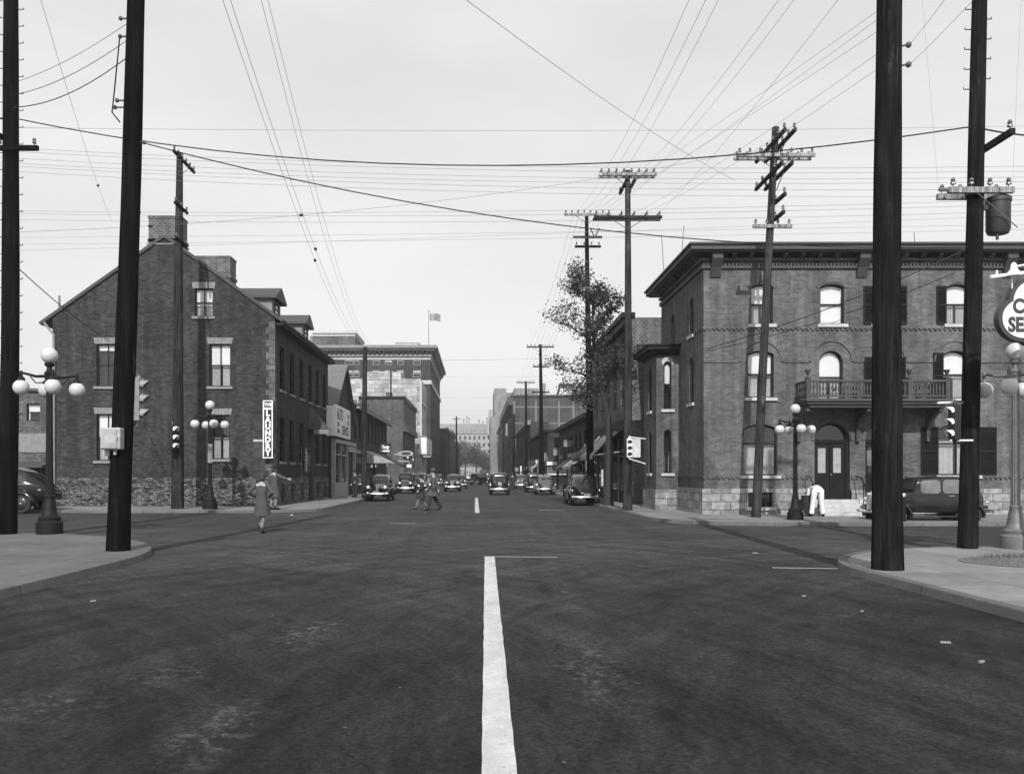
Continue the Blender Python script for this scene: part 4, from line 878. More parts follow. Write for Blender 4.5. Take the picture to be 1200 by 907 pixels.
# L7 low rows beyond the hotel
for i, (y0, y1, z, lab, mt) in enumerate(((198, 232, 12.2, 'dark flat roofed block just past the tall hotel on the left', BR_D), (236, 290, 13.8, 'second dark block past the hotel with a pale corner strip', BR_M), (294, 385, 13.0, 'farthest dark block on the left side near the end of the street', BR_D))):
    ww = [(y0 + 2 + j * 4, y0 + 3.6 + j * 4, 4.5 + 3.4 * k, 6.4 + 3.4 * k) for j in range(int((y1 - y0 - 3) / 4)) for k in range(2)]
    g = street_bldg('street_block', lab, 'E', -7.6 - .2 * i, y0, y1, z, 16, mt, winsS=ww, sills=None); cornice(g, 'E', -7.6 - .2 * i, y0, y1, z + .2, .7, .6, LIMED)

# ---- right row
RX = 7.9
w = [(46 + 2.6 * i, 47.2 + 2.6 * i, 5.3, 7.6) for i in range(5)] + [(46 + 2.6 * i, 47.2 + 2.6 * i, 7.95, 9.2) for i in range(5)]
g = street_bldg('shop_building', 'shaded brick shop building with a blank mottled side wall behind the bay window', 'W', RX, 44, 59.5, 9.75, 9, BR_C, winsS=w)
m = MB(); m.box(RX - .5, RX + .2, 43.9, 59.6, 9.75, 10.0); m.box(RX - .35, RX, 44, 59.5, 9.4, 9.75); m.box(RX - .3, RX, 44, 59.5, 4.0, 4.55); m.build('cornice', DKW, g)
m = MB(); m.box(RX - .05, RX + .001, 44.05, 59.45, .13, 4.0); m.build('shopfront', DKW, g)
for y in (45, 47.6, 50.2, 53, 56): q = MB(); q.box(RX - .09, RX - .051, y, y + 2.0, .8, 3.0); q.build('shop_window', CGLS, g); q = MB(); q.box(RX - .12, RX - .05, y - .25, y - .1, .2, 3.6); q.build('pilaster', LIMED, g)
for (y0, y1, lab, out) in ((46.5, 51.5, 'broad striped awning over the shaded shop beside the tree trunk', 1.7), (52.5, 58, 'second broad awning farther along the shaded shop front', 1.5)):
    m = MB(); m.prism([(RX - .06, y0, 4.2), (RX - out, y0, 2.75), (RX - out, y0, 2.5), (RX - out + .04, y0, 2.5), (RX - out + .04, y0, 2.7), (RX - .06, y0, 4.1)], (0, y1 - y0, 0)); o = m.build('awning', AWN if y0 < 50 else AWND); tag(o, lab, 'awning')
    ORGk = o
    m = MB(); m.tube([(RX - .1, y0 - .05, 2.9), (RX - out, y0 - .05, 2.7)], .03, 5); m.tube([(RX - out, y0 - .05, 2.7), (RX - .4, y0 - .05, 4.0)], .03, 5); m.build('awning_arm', LIME, o)
sg = empty('hanging_sign', (RX, 60, 3)); tag(sg, 'pale shop board above two white posts left of the dark round-backed car', 'sign')
m = MB(); m.box(Xp(685, 60.5), Xp(693, 60.5) - .0, 60.5, 60.7, Zp(527, 60.5), Zp(521, 60.5)); m.build('board', SIGW, sg)
m = MB()
for p in (687.5, 691.5): m.box(Xp(p - 1, 60.6), Xp(p + 1, 60.6), 60.55, 60.65, .13, Zp(527, 60.6))
m.build('sign_post', LIME, sg)
g = street_bldg('low_shop_row', 'low dark row of shops with rough sloping roof behind the leafy tree', 'W', RX, 60.5, 83, 5.9, 9, BR_D, winsS=[(62 + 3 * i, 63.4 + 3 * i, 3.4, 4.9) for i in range(6)])
m = MB(); m.box(RX - .45, RX + .1, 60.4, 83.1, 5.7, 6.0); m.build('cornice', DKW, g)
m = MB(); m.prism([(RX + .2, 60.5, 5.9), (RX + 9, 60.5, 5.9), (RX + 6, 60.5, 8.6), (RX + 2.6, 60.5, 7.0)], (0, 22.5, 0)); m.build('hip_roof', SLATL, g)
g = street_bldg('corner_shop', 'small dark shop with plain side wall and a white slatted stall shutter', 'W', 6.9, 84, 118, 5.9, 2.2, BR_D, winsS=[(87 + 4 * i, 88.6 + 4 * i, 3.3, 4.9) for i in range(7)])
m = MB(); m.box(6.5, 9.3, 83.9, 118, 5.8, 6.05); m.build('cornice', DKW, g)
m = MB(); x0, x1 = Xp(640.5, 83.9), Xp(652.5, 83.9)
m.box(x0, x1, 83.6, 83.9, Zp(545, 83.9), Zp(541, 83.9)); m.box(x0 + .1, x1, 83.75, 83.9, Zp(556.5, 83.9), Zp(555, 83.9)); m.build('shutter_frame', SIGW, g)
for i in range(8): q = MB(); q.box(x0 + .08 + i * .12, x0 + .14 + i * .12, 83.8, 83.86, Zp(555, 83.9), Zp(545, 83.9)); q.build('slat', LIMED, g)
for (px, py, Y, w_, h_, lab, mt) in ((630.5, 541, 88, 5.4, 3.6, 'white square signboard on a thin post above the right hand parked cars', SIGW), (605, 550, 150, 8, 4.5, 'pale grey board low on the far right brick block', LIMED), (610.5, 549, 120, 1.8, 6, 'narrow white upright sign at the foot of the far right poles', SIGW)):
    c_ = PT(px, py, Y); k = Y / 1000; m = MB(); m.box(c_.x - w_ / 2 * k, c_.x + w_ / 2 * k, Y, Y + .12, c_.z - h_ / 2 * k, c_.z + h_ / 2 * k); m.box(c_.x - .05, c_.x + .05, Y + .121, Y + .2, .13, c_.z); tag(m.build('street_sign', mt), lab, 'sign')
for (xf_, y0, y1, z1, mt, lab) in ((RX, 62, 67.5, 3.1, AWN, 'light awning on the low dark shop row behind the tree'), (RX, 70, 75, 3.0, AWND, 'dark awning midway along the low dark shop row'), (6.9, 88, 94, 3.1, AWN, 'light slanting awning on the small dark shop past the row'), (6.9, 100, 107, 3.1, AWND, 'dark awning at the far end of the small dark shop')):
    m = MB(); m.prism([(xf_ - .06, y0, z1), (xf_ - 1.25, y0, z1 - .85), (xf_ - 1.25, y0, z1 - 1.05), (xf_ - 1.2, y0, z1 - 1.05), (xf_ - 1.2, y0, z1 - .88), (xf_ - .06, y0, z1 - .1)], (0, y1 - y0, 0)); tag(m.build('awning', mt), lab, 'awning')
for (g_, xf_, sg_, y0, y1) in ((bpy.data.objects['low_shop_row'], RX, -1, 60.6, 82.9), (bpy.data.objects['corner_shop'], 6.9, -1, 84.2, 117), (bpy.data.objects['mansard_building'], -8.9, 1, 101.2, 120.8)):
    y = y0
    while y < y1 - 3:
        w_ = random.uniform(2.4, 3.6); p0_, p1_ = sorted((xf_ + sg_ * .003, xf_ + sg_ * .08)); q = MB(); q.box(p0_, p1_, y + .1, y + .22, .13, 3.1); q.box(p0_, p1_, y + w_ - .12, y + w_, .13, 3.1); q.box(p0_, p1_, y + .22, y + w_ - .12, 2.5, 2.6); q.box(p0_, p1_, y + .1, y + w_, 3.1, 3.4); q.box(p0_, p1_, y + .22, y + w_ - .12, .13, .7); q.build('shopfront', random.choice((LIMED, STAINB, DKW)), g_)
        p1_ = (p0_ + p1_) / 2; q = MB(); q.box(p0_ + .001, p1_, y + .225, y + w_ - .125, .7, 2.5) ; q.build('shop_window', CGLS, g_); y += w_ + random.uniform(.3, 1.2)
for (px, py, Y, w_, h_, lab) in ((655, 530, 82, 1.1, .6, 'small pale board hanging over the low shop row, nearest the tree'), (643, 536, 86, .9, .8, 'small pale square board hanging past the low shop row'), (667, 520, 72, .9, .5, 'pale board high on the low shop row front')):
    c_ = PT(px, py, Y); m = MB(); m.box(c_.x - w_ / 2, c_.x + w_ / 2, Y, Y + .1, c_.z - h_ / 2, c_.z + h_ / 2); m.tube([(c_.x - w_ / 2, Y + .05, c_.z + h_ / 2 + .05), (RX + .1, Y + .05, c_.z + h_ / 2 + .05)], .03, 5); tag(m.build('hanging_board', LIMED), lab, 'sign')
# R5 big gridded brick block
xg = lambda p: (p - VX) * .168; zg = lambda p: 1.7 - (p - HY) * .168
g = street_bldg('brick_warehouse', 'five storey brick block with pale grid lines across its side wall on the right', 'W', 6.9, 168, 230, 17.0, 14.8, BR_W, winsS=[(171 + 5 * i, 173 + 5 * i, 4 + 3.2 * k, 6 + 3.2 * k) for i in range(11) for k in range(4)], sills=None)
m = MB()
for p in (477, 496, 510, 525, 541): m.box(6.88, 21.7, 167.94, 168, zg(p + .7), zg(p - .7))
for p in (602.5, 628, 655, 672): m.box(xg(p - .9), xg(p + .9), 167.9, 167.995, 0, zg(470))
m.build('concrete_grid', plain('concrete_frame', .16, .9, .15), g)
m = MB(); m.box(6.4, 21.9, 167.6, 230, 16.9, 17.2); m.box(5.9, 6.9, 168, 230, 15.2, 16.9); m.build('cornice', CORN, g)
m = MB(); m.box(xg(673), xg(688), 168, 178, 17.2, zg(464)); m.build('roof_block', BR_M, g)
q = MB(); q.box(5.5, 5.9, 169, 170, 9.2, 11.6); q.build('white_banner', LIMED, g)
fr = empty('roof_frame', (xg(664), 172, 17.2)); tag(fr, 'open steel frame standing on the roof of the gridded brick block', 'frame')
m = MB(); Y = 172
legs = [((653.5, 465), (657, 450.5)), ((675.5, 465), (671.5, 450.5))]
for dy in (0, 4):
    pts = [(PT(a[0], a[1], Y) + Vector((0, dy, 0)), PT(b_[0], b_[1], Y) + Vector((0, dy * .6, 0))) for a, b_ in legs]
    for p, q_ in pts: m.tube([Vector((p.x, p.y, 17.2)), q_], .14, 5)
    m.tube([pts[0][1] + Vector((-.3, 0, 0)), pts[1][1] + Vector((.3, 0, 0))], .16, 5); m.tube([pts[0][0], pts[1][1]], .06, 4); m.tube([pts[1][0], pts[0][1]], .06, 4)
    m.tube([pts[0][1] + Vector((-.2, 0, -.5)), pts[1][1] + Vector((.2, 0, -.5))], .08, 5)
m.build('frame', WIRE, fr)
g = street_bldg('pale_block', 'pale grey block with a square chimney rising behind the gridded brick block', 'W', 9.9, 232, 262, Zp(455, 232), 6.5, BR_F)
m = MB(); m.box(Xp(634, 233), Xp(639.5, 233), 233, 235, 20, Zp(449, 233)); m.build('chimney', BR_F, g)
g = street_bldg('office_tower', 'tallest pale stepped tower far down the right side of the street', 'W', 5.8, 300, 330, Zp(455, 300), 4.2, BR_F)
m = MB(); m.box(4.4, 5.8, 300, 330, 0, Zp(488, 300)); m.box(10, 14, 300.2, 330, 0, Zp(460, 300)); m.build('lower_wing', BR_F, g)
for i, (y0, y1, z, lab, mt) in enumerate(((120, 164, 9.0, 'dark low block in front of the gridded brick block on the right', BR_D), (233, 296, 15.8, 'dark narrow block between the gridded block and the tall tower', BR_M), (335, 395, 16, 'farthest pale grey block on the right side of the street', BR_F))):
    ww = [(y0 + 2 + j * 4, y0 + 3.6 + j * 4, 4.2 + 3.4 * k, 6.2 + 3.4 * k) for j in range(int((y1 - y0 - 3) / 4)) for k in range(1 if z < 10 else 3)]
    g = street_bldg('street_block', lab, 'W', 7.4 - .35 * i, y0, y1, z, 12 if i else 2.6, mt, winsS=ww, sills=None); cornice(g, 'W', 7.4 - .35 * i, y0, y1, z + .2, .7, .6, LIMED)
# chateau at the end
YC = 480; k = .48; g = empty('chateau', (0, YC, 0)); tag(g, 'pale hazy chateau-like building with steep roof and dormers closing the street', 'building')
cx = lambda p: (p - VX) * k; cz = lambda p: 1.7 - (p - HY) * k
m = MB(); wn = [(cx(538 + 5.6 * i), cx(540.5 + 5.6 * i), cz(y + 4), cz(y)) for i in range(8) for y in (511, 519, 527)]
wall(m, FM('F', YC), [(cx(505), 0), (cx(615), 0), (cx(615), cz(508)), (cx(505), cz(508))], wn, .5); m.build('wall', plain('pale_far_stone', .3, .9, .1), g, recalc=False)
for w in wn: window(g, FM('F', YC), *w, simple=True, sill=None, rec=.3)
m = MB(); m.prism([(cx(505), YC - .6, cz(508)), (cx(505), YC + 18, cz(508)), (cx(505), YC + 11, cz(496)), (cx(505), YC + 6, cz(496))], (cx(615) - cx(505), 0, 0)); rf = m.build('roof', plain('green_copper_roof', .2, .8, .15), g)
for p, hh_ in ((543, 490), (547, 487), (550, 489), (561.5, 491), (566, 493), (571, 489), (574, 492)): m = MB(); m.box(cx(p - .9), cx(p + .9), YC + 5, YC + 8, cz(505), cz(hh_)); m.box(cx(p - 1.2), cx(p + 1.2), YC + 4.8, YC + 8.2, cz(hh_ + 1.2), cz(hh_ - .3)); m.build('chimney', plain('pale_far_stone', .3), rf)
for p in (540, 549.5, 555, 565, 575): m = MB(); m.box(cx(p - 1.2), cx(p + 1.2), YC - .5, YC + 5, cz(508), cz(503.5)); m.prism([(cx(p - 1.6), YC - .8, cz(503.5)), (cx(p + 1.6), YC - .8, cz(503.5)), (cx(p), YC - .8, cz(499))], (0, 6, 0)); m.build('dormer', plain('pale_far_stone', .3), rf)
m = MB(); m.prism([(cx(571), YC - 2, cz(510)), (cx(580), YC - 2, cz(510)), (cx(580), YC - 2, cz(498)), (cx(578), YC - 2, cz(480)), (cx(573), YC - 2, cz(480)), (cx(571), YC - 2, cz(498))], (0, 10, 0)); m.build('tower', plain('pale_far_stone', .3), g)
m = MB(); m.box(-14, 14, 430, 431, 0, Zp(547.5, 430)); tag(m.build('retaining_wall', ST_P), 'long pale low wall across the far end of the street below the trees', 'wall')
MB().add([(-60, 431, 3.0), (60, 431, 3.0), (60, 479, 9), (-60, 479, 9)], [(0, 1, 2, 3)]).build('hill', plain('far_lawn', .1, .9), origin=(0, 0, 0))['kind'] = 'structure'

# ================================================================== POLES
def add_insulator(m, p, s=1.0):
    m.lathe([(.012, -.02), (.012, .05)], p, 5); m.lathe([(.03 * s, .05), (.055 * s, .06), (.05 * s, .1), (.035 * s, .12), (.05 * s, .14), (.03 * s, .19), (.01, .2)], p, 8)
POLES = {}
def pole(key, label, base, top, r0, r1, mat, arms=(), steps=0, name='utility_pole', group=None):
    """base, top: world points of the axis"""
    b = Vector(base); t = Vector(top); g = empty(name, b); tag(g, label, 'utility pole', group)
    m = MB(); n = 16; rings = []; rnd = random.Random(key)
    ph = [rnd.uniform(0, 6) for _ in range(4)]
    for i in range(n + 1):
        k = i / n; c = b.lerp(t, k) + Vector((.03 * math.sin(3 * k + ph[0]), .03 * math.sin(4 * k + ph[1]), 0)) * min(1, k * 3); r = r0 + (r1 - r0) * k
        rings.append([c + Vector((math.cos(2 * PI * j / 18), math.sin(2 * PI * j / 18), 0)) * r * (1 + .02 * math.sin(5 * k * 4 + j * 1.3 + ph[2]) + (.05 if k == 0 else 0)) for j in range(18)])
    m.loft(rings); sh = m.build('shaft', mat, g, smooth=True)
    POLES[key] = (b, t, g)
    for z in steps or ():
        k = (z - b.z) / (t.z - b.z); c = b.lerp(t, k); r = r0 + (r1 - r0) * k
        for sd in (-1, 1):
            q = MB(); zz = z + (.22 if sd > 0 else 0); q.tube([c + Vector((sd * r * .8, 0, zz - z)), c + Vector((sd * (r + .13), 0, zz - z)), c + Vector((sd * (r + .13), 0, zz - z + .04))], .011, 5); q.build('climbing_step', IRON, g)
    for a in arms:
        z, half, dr, kind = a[:4]; off = a[4] if len(a) > 4 else 0; nin = a[5] if len(a) > 5 else int(half * 4); am = a[6] if len(a) > 6 else WOODL
        k = (z - b.z) / (t.z - b.z); c = b.lerp(t, k); r = r0 + (r1 - r0) * k
        d = Vector((1, 0, 0)) if dr == 'X' else Vector((0, 1, 0)) if dr == 'Y' else Vector(dr).normalized(); s = Vector((-d.y, d.x, 0))
        hs = .055
        for sd in ((-1, 1) if kind == 'double' else (-1,)):
            q = MB(); cc = c + s * sd * (r + .05) + d * off
            def bx(q, c0, c1, w, h):
                p = []
                for zz in (-h, h):
                    for (e, w_) in ((c0, -w), (c1, -w), (c1, w), (c0, w)): p.append(e + s * w_ + Vector((0, 0, zz)))
                q.hexa(p)
            bx(q, cc - d * half, cc + d * half, .05, .06); ar = q.build('crossarm', am, g)
            for i in range(nin):
                u = -half + .1 + (2 * half - .2) * i / max(1, nin - 1)
                if abs(u + off) < r * .7: continue
                q = MB(); add_insulator(q, cc + d * u + Vector((0, 0, .065))); q.build('insulator', PORC, ar, smooth=True)
        q = MB()
        if half > .8:
            for sd in (-1, 1): q.tube([c - s * (r + .01) + d * sd * half * .5 + Vector((0, 0, -.06)), c - s * (r * .9) + Vector((0, 0, -.5))], .016, 4)
            q.build('arm_brace', IRONG, g)
    return g
def gp(px, py, z=.13): Y = (H0 - z) / (py - HY) * F; return Vector((Xp(px, Y), Y, z))
def top(px, Y, z): return Vector((Xp(px, Y), Y, z))
def ptop(px0, py0, base, px, py, zt):
    """lean: passes px,py at base.y ; extended to height zt"""
    Y = base.y; p = PT(px, py, Y); k = (zt - base.z) / (p.z - base.z); return base.lerp(p, k)
def on(key, py):
    b, t, g = POLES[key]; z = Zp(py, b.y); k = (z - b.z) / (t.z - b.z); return b.lerp(t, k)
def zz(key_y, py): return Zp(py, key_y)
b = Vector((Xp(8, 22.3), 22.3, .13)); pole('P1', 'dark tarred pole at the far left edge, left of the dark five globe lamp', b, ptop(0, 0, b, 14, 5, 15.5), .245, .17, CREO, arms=[(Zp(178, 22.3), .55, 'X', 'single', .3, 2, CREO), (15.0, 1.3, 'X', 'single')], steps=[2.6 + .44 * i for i in range(28)])
b = gp(138.5, 645); pole('P2', 'thick black tarred pole with the grey control box on the near left kerb', b, ptop(0, 0, b, 158, 2, 14), .225, .16, CREO, arms=[(13.5, 1.2, 'X', 'single')])
b = gp(208, 596); Y = b.y; pole('P3', 'rough brown pole in front of the laundry gable, with short arms along the street', b, ptop(0, 0, b, 211, 181, Zp(180, Y)), .275, .14, WOODM, arms=[(Zp(190, Y), 1.35, 'Y', 'single', 0, 6, CREO), (Zp(247, Y), .8, 'Y', 'single', -.4, 3, CREO), (Zp(287, Y), .7, 'Y', 'single', -.4, 2, CREO)])
b = gp(427, 584); Y = b.y; pole('P4', 'pole with bare top on the left kerb beside the parked round fendered car', b, PT(427.5, 407, Y), .19, .14, WOODM)
b = gp(1040, 667); pole('P5', 'thickest dark pole on the near right pavement corner, in front of the brick house', b, ptop(0, 0, b, 1043, 0, 13), .243, .175, CREOR, arms=[(12.4, 1.3, 'X', 'single')])
b = Vector((Xp(1134, 18.0), 18.0, .13)); pole('P6', 'leaning dark pole carrying a transformer tank on the near right pavement', b, ptop(0, 0, b, 1147, 0, 14.5), .19, .135, CREOR, arms=[(Zp(227, 18), .68, 'X', 'double', 0, 4), (Zp(174, 18), .62, 'Y', 'single', -.3, 2, WOODM), (14, 1.1, 'X', 'single')], steps=[9.8 + .42 * i for i in range(9)])
b = gp(886, 606); Y = b.y; pole('P7', 'tall grey pole with crossing pairs of arms in front of the corner brick house', b, PT(909, 150, Y), .165, .12, WOODG,
     arms=[(Zp(180, Y) + .25, 1.55, 'Y', 'double', 0, 6, WOODM), (Zp(184, Y), 1.4, 'X', 'double', 0, 8, WOODL), (Zp(204, Y) - .1, 1.4, 'Y', 'double', 0, 5, WOODM), (Zp(236, Y), .55, 'Y', 'single', -.3, 2, WOODM), (Zp(256, Y), .5, 'Y', 'single', -.3, 2, WOODM), (Zp(267, Y), .7, 'X', 'single', 0, 4, WOODL)])
b = gp(735.5, 598); Y = b.y; pole('P8', 'tall pole with two long crossarms beside the signal and the bay window', b, PT(735, 200, Y), .2, .11, WOODG,
     arms=[(Zp(206, Y), 1.22, 'X', 'double', 0, 8, WOODL), (Zp(219, Y), .9, 'Y', 'double', 0, 3, CREO), (Zp(256, Y), 1.45, 'X', 'double', 0, 6, WOODM)])
b = gp(691, 590.5); b = Vector((Xp(692, 47.5), 47.5, .13)); Y = 47.5; pole('P9', 'slim pole rising through the leafy tree crown with a V shaped bracket', b, PT(688, 254, Y), .23, .1, CREO,
     arms=[(Zp(252.5, Y), 1.3, 'X', 'single', 0, 8, WOODL), (Zp(279, Y), .8, 'X', 'single', 0, 0, WOODG), (Zp(290, Y), .72, 'X', 'single', 0, 4, CREO)])
Y = 78; b = Vector((Xp(634.5, Y), Y, .13)); pole('P10', 'pole with two crossarms above the second row of right hand parked cars', b, PT(633, 404, Y), .24, .12, CREO, arms=[(Zp(407, Y), 1.25, 'X', 'single', 0, 8, WOODG), (Zp(430, Y), .68, 'X', 'single', 0, 4, CREO), (Zp(460, Y), .8, 'X', 'single', 0, 4, CREO)])
Y = 108; b = Vector((Xp(617, Y), Y, .13)); pole('P11', 'thinner pole with one wide crossarm in front of the gridded brick block', b, PT(616, 447, Y), .2, .13, CREO, arms=[(Zp(448.5, Y), 1.15, 'X', 'single', 0, 8, WOODG)])
Y = 135; b = Vector((Xp(602, Y), Y, .13)); pole('P12', 'distant right side pole with four short stacked crossarms', b, PT(602, 485, Y), .22, .15, CREO, arms=[(Zp(489 + 12 * i, Y), .8, 'X', 'single', 0, 0, CREO) for i in range(4)])
Y = 190; b = Vector((Xp(535.3, Y), Y, .13)); pole('P13', 'farthest left pole, past the tall hotel', b, PT(535, 488, Y), .26, .16, CREO, arms=[(Zp(491, Y), .9, 'X', 'single', 0, 0, WOODG)])
Y = 200; b = Vector((Xp(590, Y), Y, .13)); pole('P14', 'farthest right pole, before the tall pale tower', b, PT(590, 500, Y), .22, .16, CREO, arms=[(Zp(503, Y), 1.0, 'X', 'single', 0, 0, WOODG)])
# extras on poles
b, t, g = POLES['P6']; c = on('P6', 252); m = MB()
m.lathe([(.05, -.42), (.2, -.4), (.235, -.32), (.235, .25), (.255, .26), (.255, .34), (.2, .38), (.05, .4)], c + Vector((.5, .0, 0)), 20); m.tube([c + Vector((.42, -.1, -.55)), c + Vector((.42, -.1, -.38))], .03, 6)
m.box(c.x + .1, c.x + .3, c.y - .04, c.y + .04, c.z + .1, c.z + .2); tk = m.build('transformer_tank', plain('transformer_paint', .025, .5, .3, 4), g, smooth=True)
m = MB(); m.tube([c + Vector((-.22, -.25, .5)), c + Vector((.72, -.3, -.35))], .012, 4); m.tube([c + Vector((-.3, -.2, .45)), c + Vector((-.85, -.2, .47))], .04, 6); m.build('cutout_arm', IRONG, g)
b, t, g = POLES['P1']; c = on('P1', 165); m = MB(); m.hexa([(c.x - .9, c.y - .3, c.z + .25), (c.x - .12, c.y - .3, c.z - .05), (c.x - .12, c.y - .1, c.z - .05), (c.x - .9, c.y - .1, c.z + .25), (c.x - .9, c.y - .3, c.z + .5), (c.x - .12, c.y - .3, c.z + .1), (c.x - .12, c.y - .1, c.z + .1), (c.x - .9, c.y - .1, c.z + .5)]); m.build('side_arm', CREO, g)
b, t, g = POLES['P9']; c = on('P9', 279)
for sd in (-1, 1): m = MB(); m.tube([c + Vector((.42, 0, 0)), c + Vector((.42 + sd * .25, 0, .55))], .03, 4); m.build('v_bracket', IRON, g)
b, t, g = POLES['P5']
for py, w_ in ((55, .12), (78, .12)):
    c = on('P5', py); m = MB(); m.tube([c + Vector((.15, 0, 0)), c + Vector((.3, 0, .03))], .018, 5); m.ball(c + Vector((.31, 0, .03)), .05, 8, 6); m.build('insulator', PORC, g)
m = MB(); c = on('P5', 596); m.box(c.x + .14, c.x + .2, c.y - .2, c.y - .15, c.z - .2, c.z + .2); m.build('metal_plate', IRON, g)
b, t, g = POLES['P2']
for py, dx in ((22, -.2), (43, -.2), (118, -.22), (126, -.26), (167, .2)):
    c = on('P2', py); sd = -1 if dx < 0 else 1; m = MB(); m.tube([c + Vector((sd * .12, 0, 0)), c + Vector((dx + sd * .06, 0, 0))], .02, 5); m.ball(c + Vector((dx + sd * .08, 0, 0)), .045, 8, 6); m.build('insulator', PORC, g)
m = MB(); c0 = on('P2', 120); m.tube([on('P2', 45) + Vector((-.24, -.1, 0)), c0 + Vector((-.32, -.1, .1)), c0 + Vector((-.36, -.1, -.25)), c0 + Vector((-.2, -.1, -.45))], .015, 5)
m.build('cable_loop', IRON, g); m = MB(); m.tube([on('P2', 400) + Vector((.19, -.05, 0)), on('P2', 425) + Vector((.24, -.05, 0)), on('P2', 445) + Vector((.2, -.05, 0))], .016, 5); m.build('cable_loop', IRON, g)
cb = empty('control_box', on('P2', 515) + Vector((-.1, -.2, 0))); tag(cb, 'light grey metal signal control box strapped to the thick black left pole', 'control box')
c = on('P2', 515); m = MB(); x0, x1 = Xp(121.5, 17.2), Xp(145, 17.2); z0, z1 = Zp(527, 17.2), Zp(501.5, 17.2); y_ = c.y - .2
m.box(x0, x1, y_ - .22, y_, z0, z1); o = m.build('cabinet', GALV, cb)
bv = o.modifiers.new('b', 'BEVEL'); bv.width = .03; bv.segments = 3
m = MB(); m.box(x0 + .02, x1 - .06, y_ - .245, y_ - .221, z0 + .02, z1 - .02); o = m.build('door', GALV, cb); bv = o.modifiers.new('b', 'BEVEL'); bv.width = .02; bv.segments = 3
m = MB(); m.tube([((x0 + x1) / 2 + .05, y_ - .1, z0), ((x0 + x1) / 2 + .05, y_ - .1, z0 - .1)], .035, 8); m.tube([(x1 - .05, y_ - .245, z0 + .2), (x1 - .05, y_ - .27, z0 + .26)], .012, 6); m.build('conduit', GALV, cb)
m = MB(); m.box(x0 - .02, x0 + .1, y_ - .02, y_ + .02, z0 - .12, z0 + .0); m.build('bracket', GALV, cb)

# ---- traffic signals
def signal(label, loc, rz, mat=YELP, plate=False, hoodm=None, s=1.0, arm=None):
    g = empty('traffic_signal', loc, rz, local=True); tag(g, label, 'traffic signal'); g.scale = (s, s, s)
    m = MB(); m.box(-.14, .14, -.1, .1, -.5, .5); o = m.build('housing', mat, g); bv = o.modifiers.new('b', 'BEVEL'); bv.width = .02; bv.segments = 2
    m = MB(); m.lathe([(.09, .5), (.05, .56), (.02, .66), (.0, .68)], (0, 0, 0), 8); m.lathe([(.02, -.62), (.05, -.56), (.08, -.5)], (0, 0, 0), 8); m.build('finial', mat, g)
    for z in (.33, 0, -.33):
        m = MB(); m.lathe([(.1, -.115), (.105, -.101)], (0, 0, z), 16, 'y'); ln = m.build('lens', LENS, g)
        m = MB(); k = 12; r0 = [(.12 * math.cos(R(-20 + 220 * i / k)), -.1, z + .12 * math.sin(R(-20 + 220 * i / k))) for i in range(k + 1)]
        r1 = [(.12 * math.cos(R(-20 + 220 * i / k)), -.1 - .19 * max(.1, math.sin(R(max(0, min(180, -20 + 220 * i / k))))) ** .35, z - .02 + .12 * math.sin(R(-20 + 220 * i / k))) for i in range(k + 1)]
        m.loft([r0, r1], False, False); r0b = [(x * .94, y, z + (zz_ - z) * .94) for x, y, zz_ in r0]; r1b = [(x * .94, y, z + (zz_ - z) * .94) for x, y, zz_ in r1]; m.loft([r0b, r1b], False, False); m.loft([r1, r1b], False, False)
        m.build('visor', hoodm or mat, ln)
    if plate: m = MB(); m.box(.145, .6, -.02, .02, -.5, .5); m.build('notice_plate', plain('speckled_plate', .5, .6, .35, 14), g)
    if arm:
        m = MB(); m.tube([(0, 0, .6), arm[0]], .03, 6); m.build('arm', mat, g); m = MB(); m.tube([(0, 0, -.58), arm[1]], .03, 6); m.build('arm', mat, g)
    return g
p = POLES['P2'][0]; signal('grey signal head on the right side of the thick black left pole', PT(160.5, 468, 17.6), R(90), YELP, s=.9, arm=[(0, .25, .6), (0, .25, -.58)])
signal('signal head with white visors fixed to the brown pole by the laundry gable', PT(202.5, 513, 37.7), R(70), SIGB, hoodm=SIGW, s=1.12, arm=[(.1, .3, .6), (.1, .3, -.58)])
signal('white three lens signal with speckled plate in front of the bay window pole', PT(737.5, 525, 36.0), 0, SIGW, plate=True, hoodm=SIGB, s=.78, arm=[(.9, .1, .5), (.9, .1, -.85)])
signal('dark signal head with white visors left of the leaning transformer pole', PT(1118.5, 495, 17.6), R(-78), SIGB, hoodm=SIGW, s=.72, arm=[(0, .3, .6), (0, .3, -.58)])
q = MB(); c = PT(1118, 471, 17.6); q.tube([c + Vector((-.33, 0, -.02)), c + Vector((.35, .3, .02))], .025, 6); tag(q.build('signal_bracket', SIGW), 'upper white bracket arm holding the dark signal to the leaning transformer pole', 'bracket'); q = MB(); q.tube([PT(1116, 516, 17.6) + Vector((-.05, 0, 0)), PT(1140, 516, 17.6)], .02, 6)
tag(q.build('signal_bracket', SIGW), 'lower white bracket arm holding the dark signal to the leaning transformer pole', 'bracket')
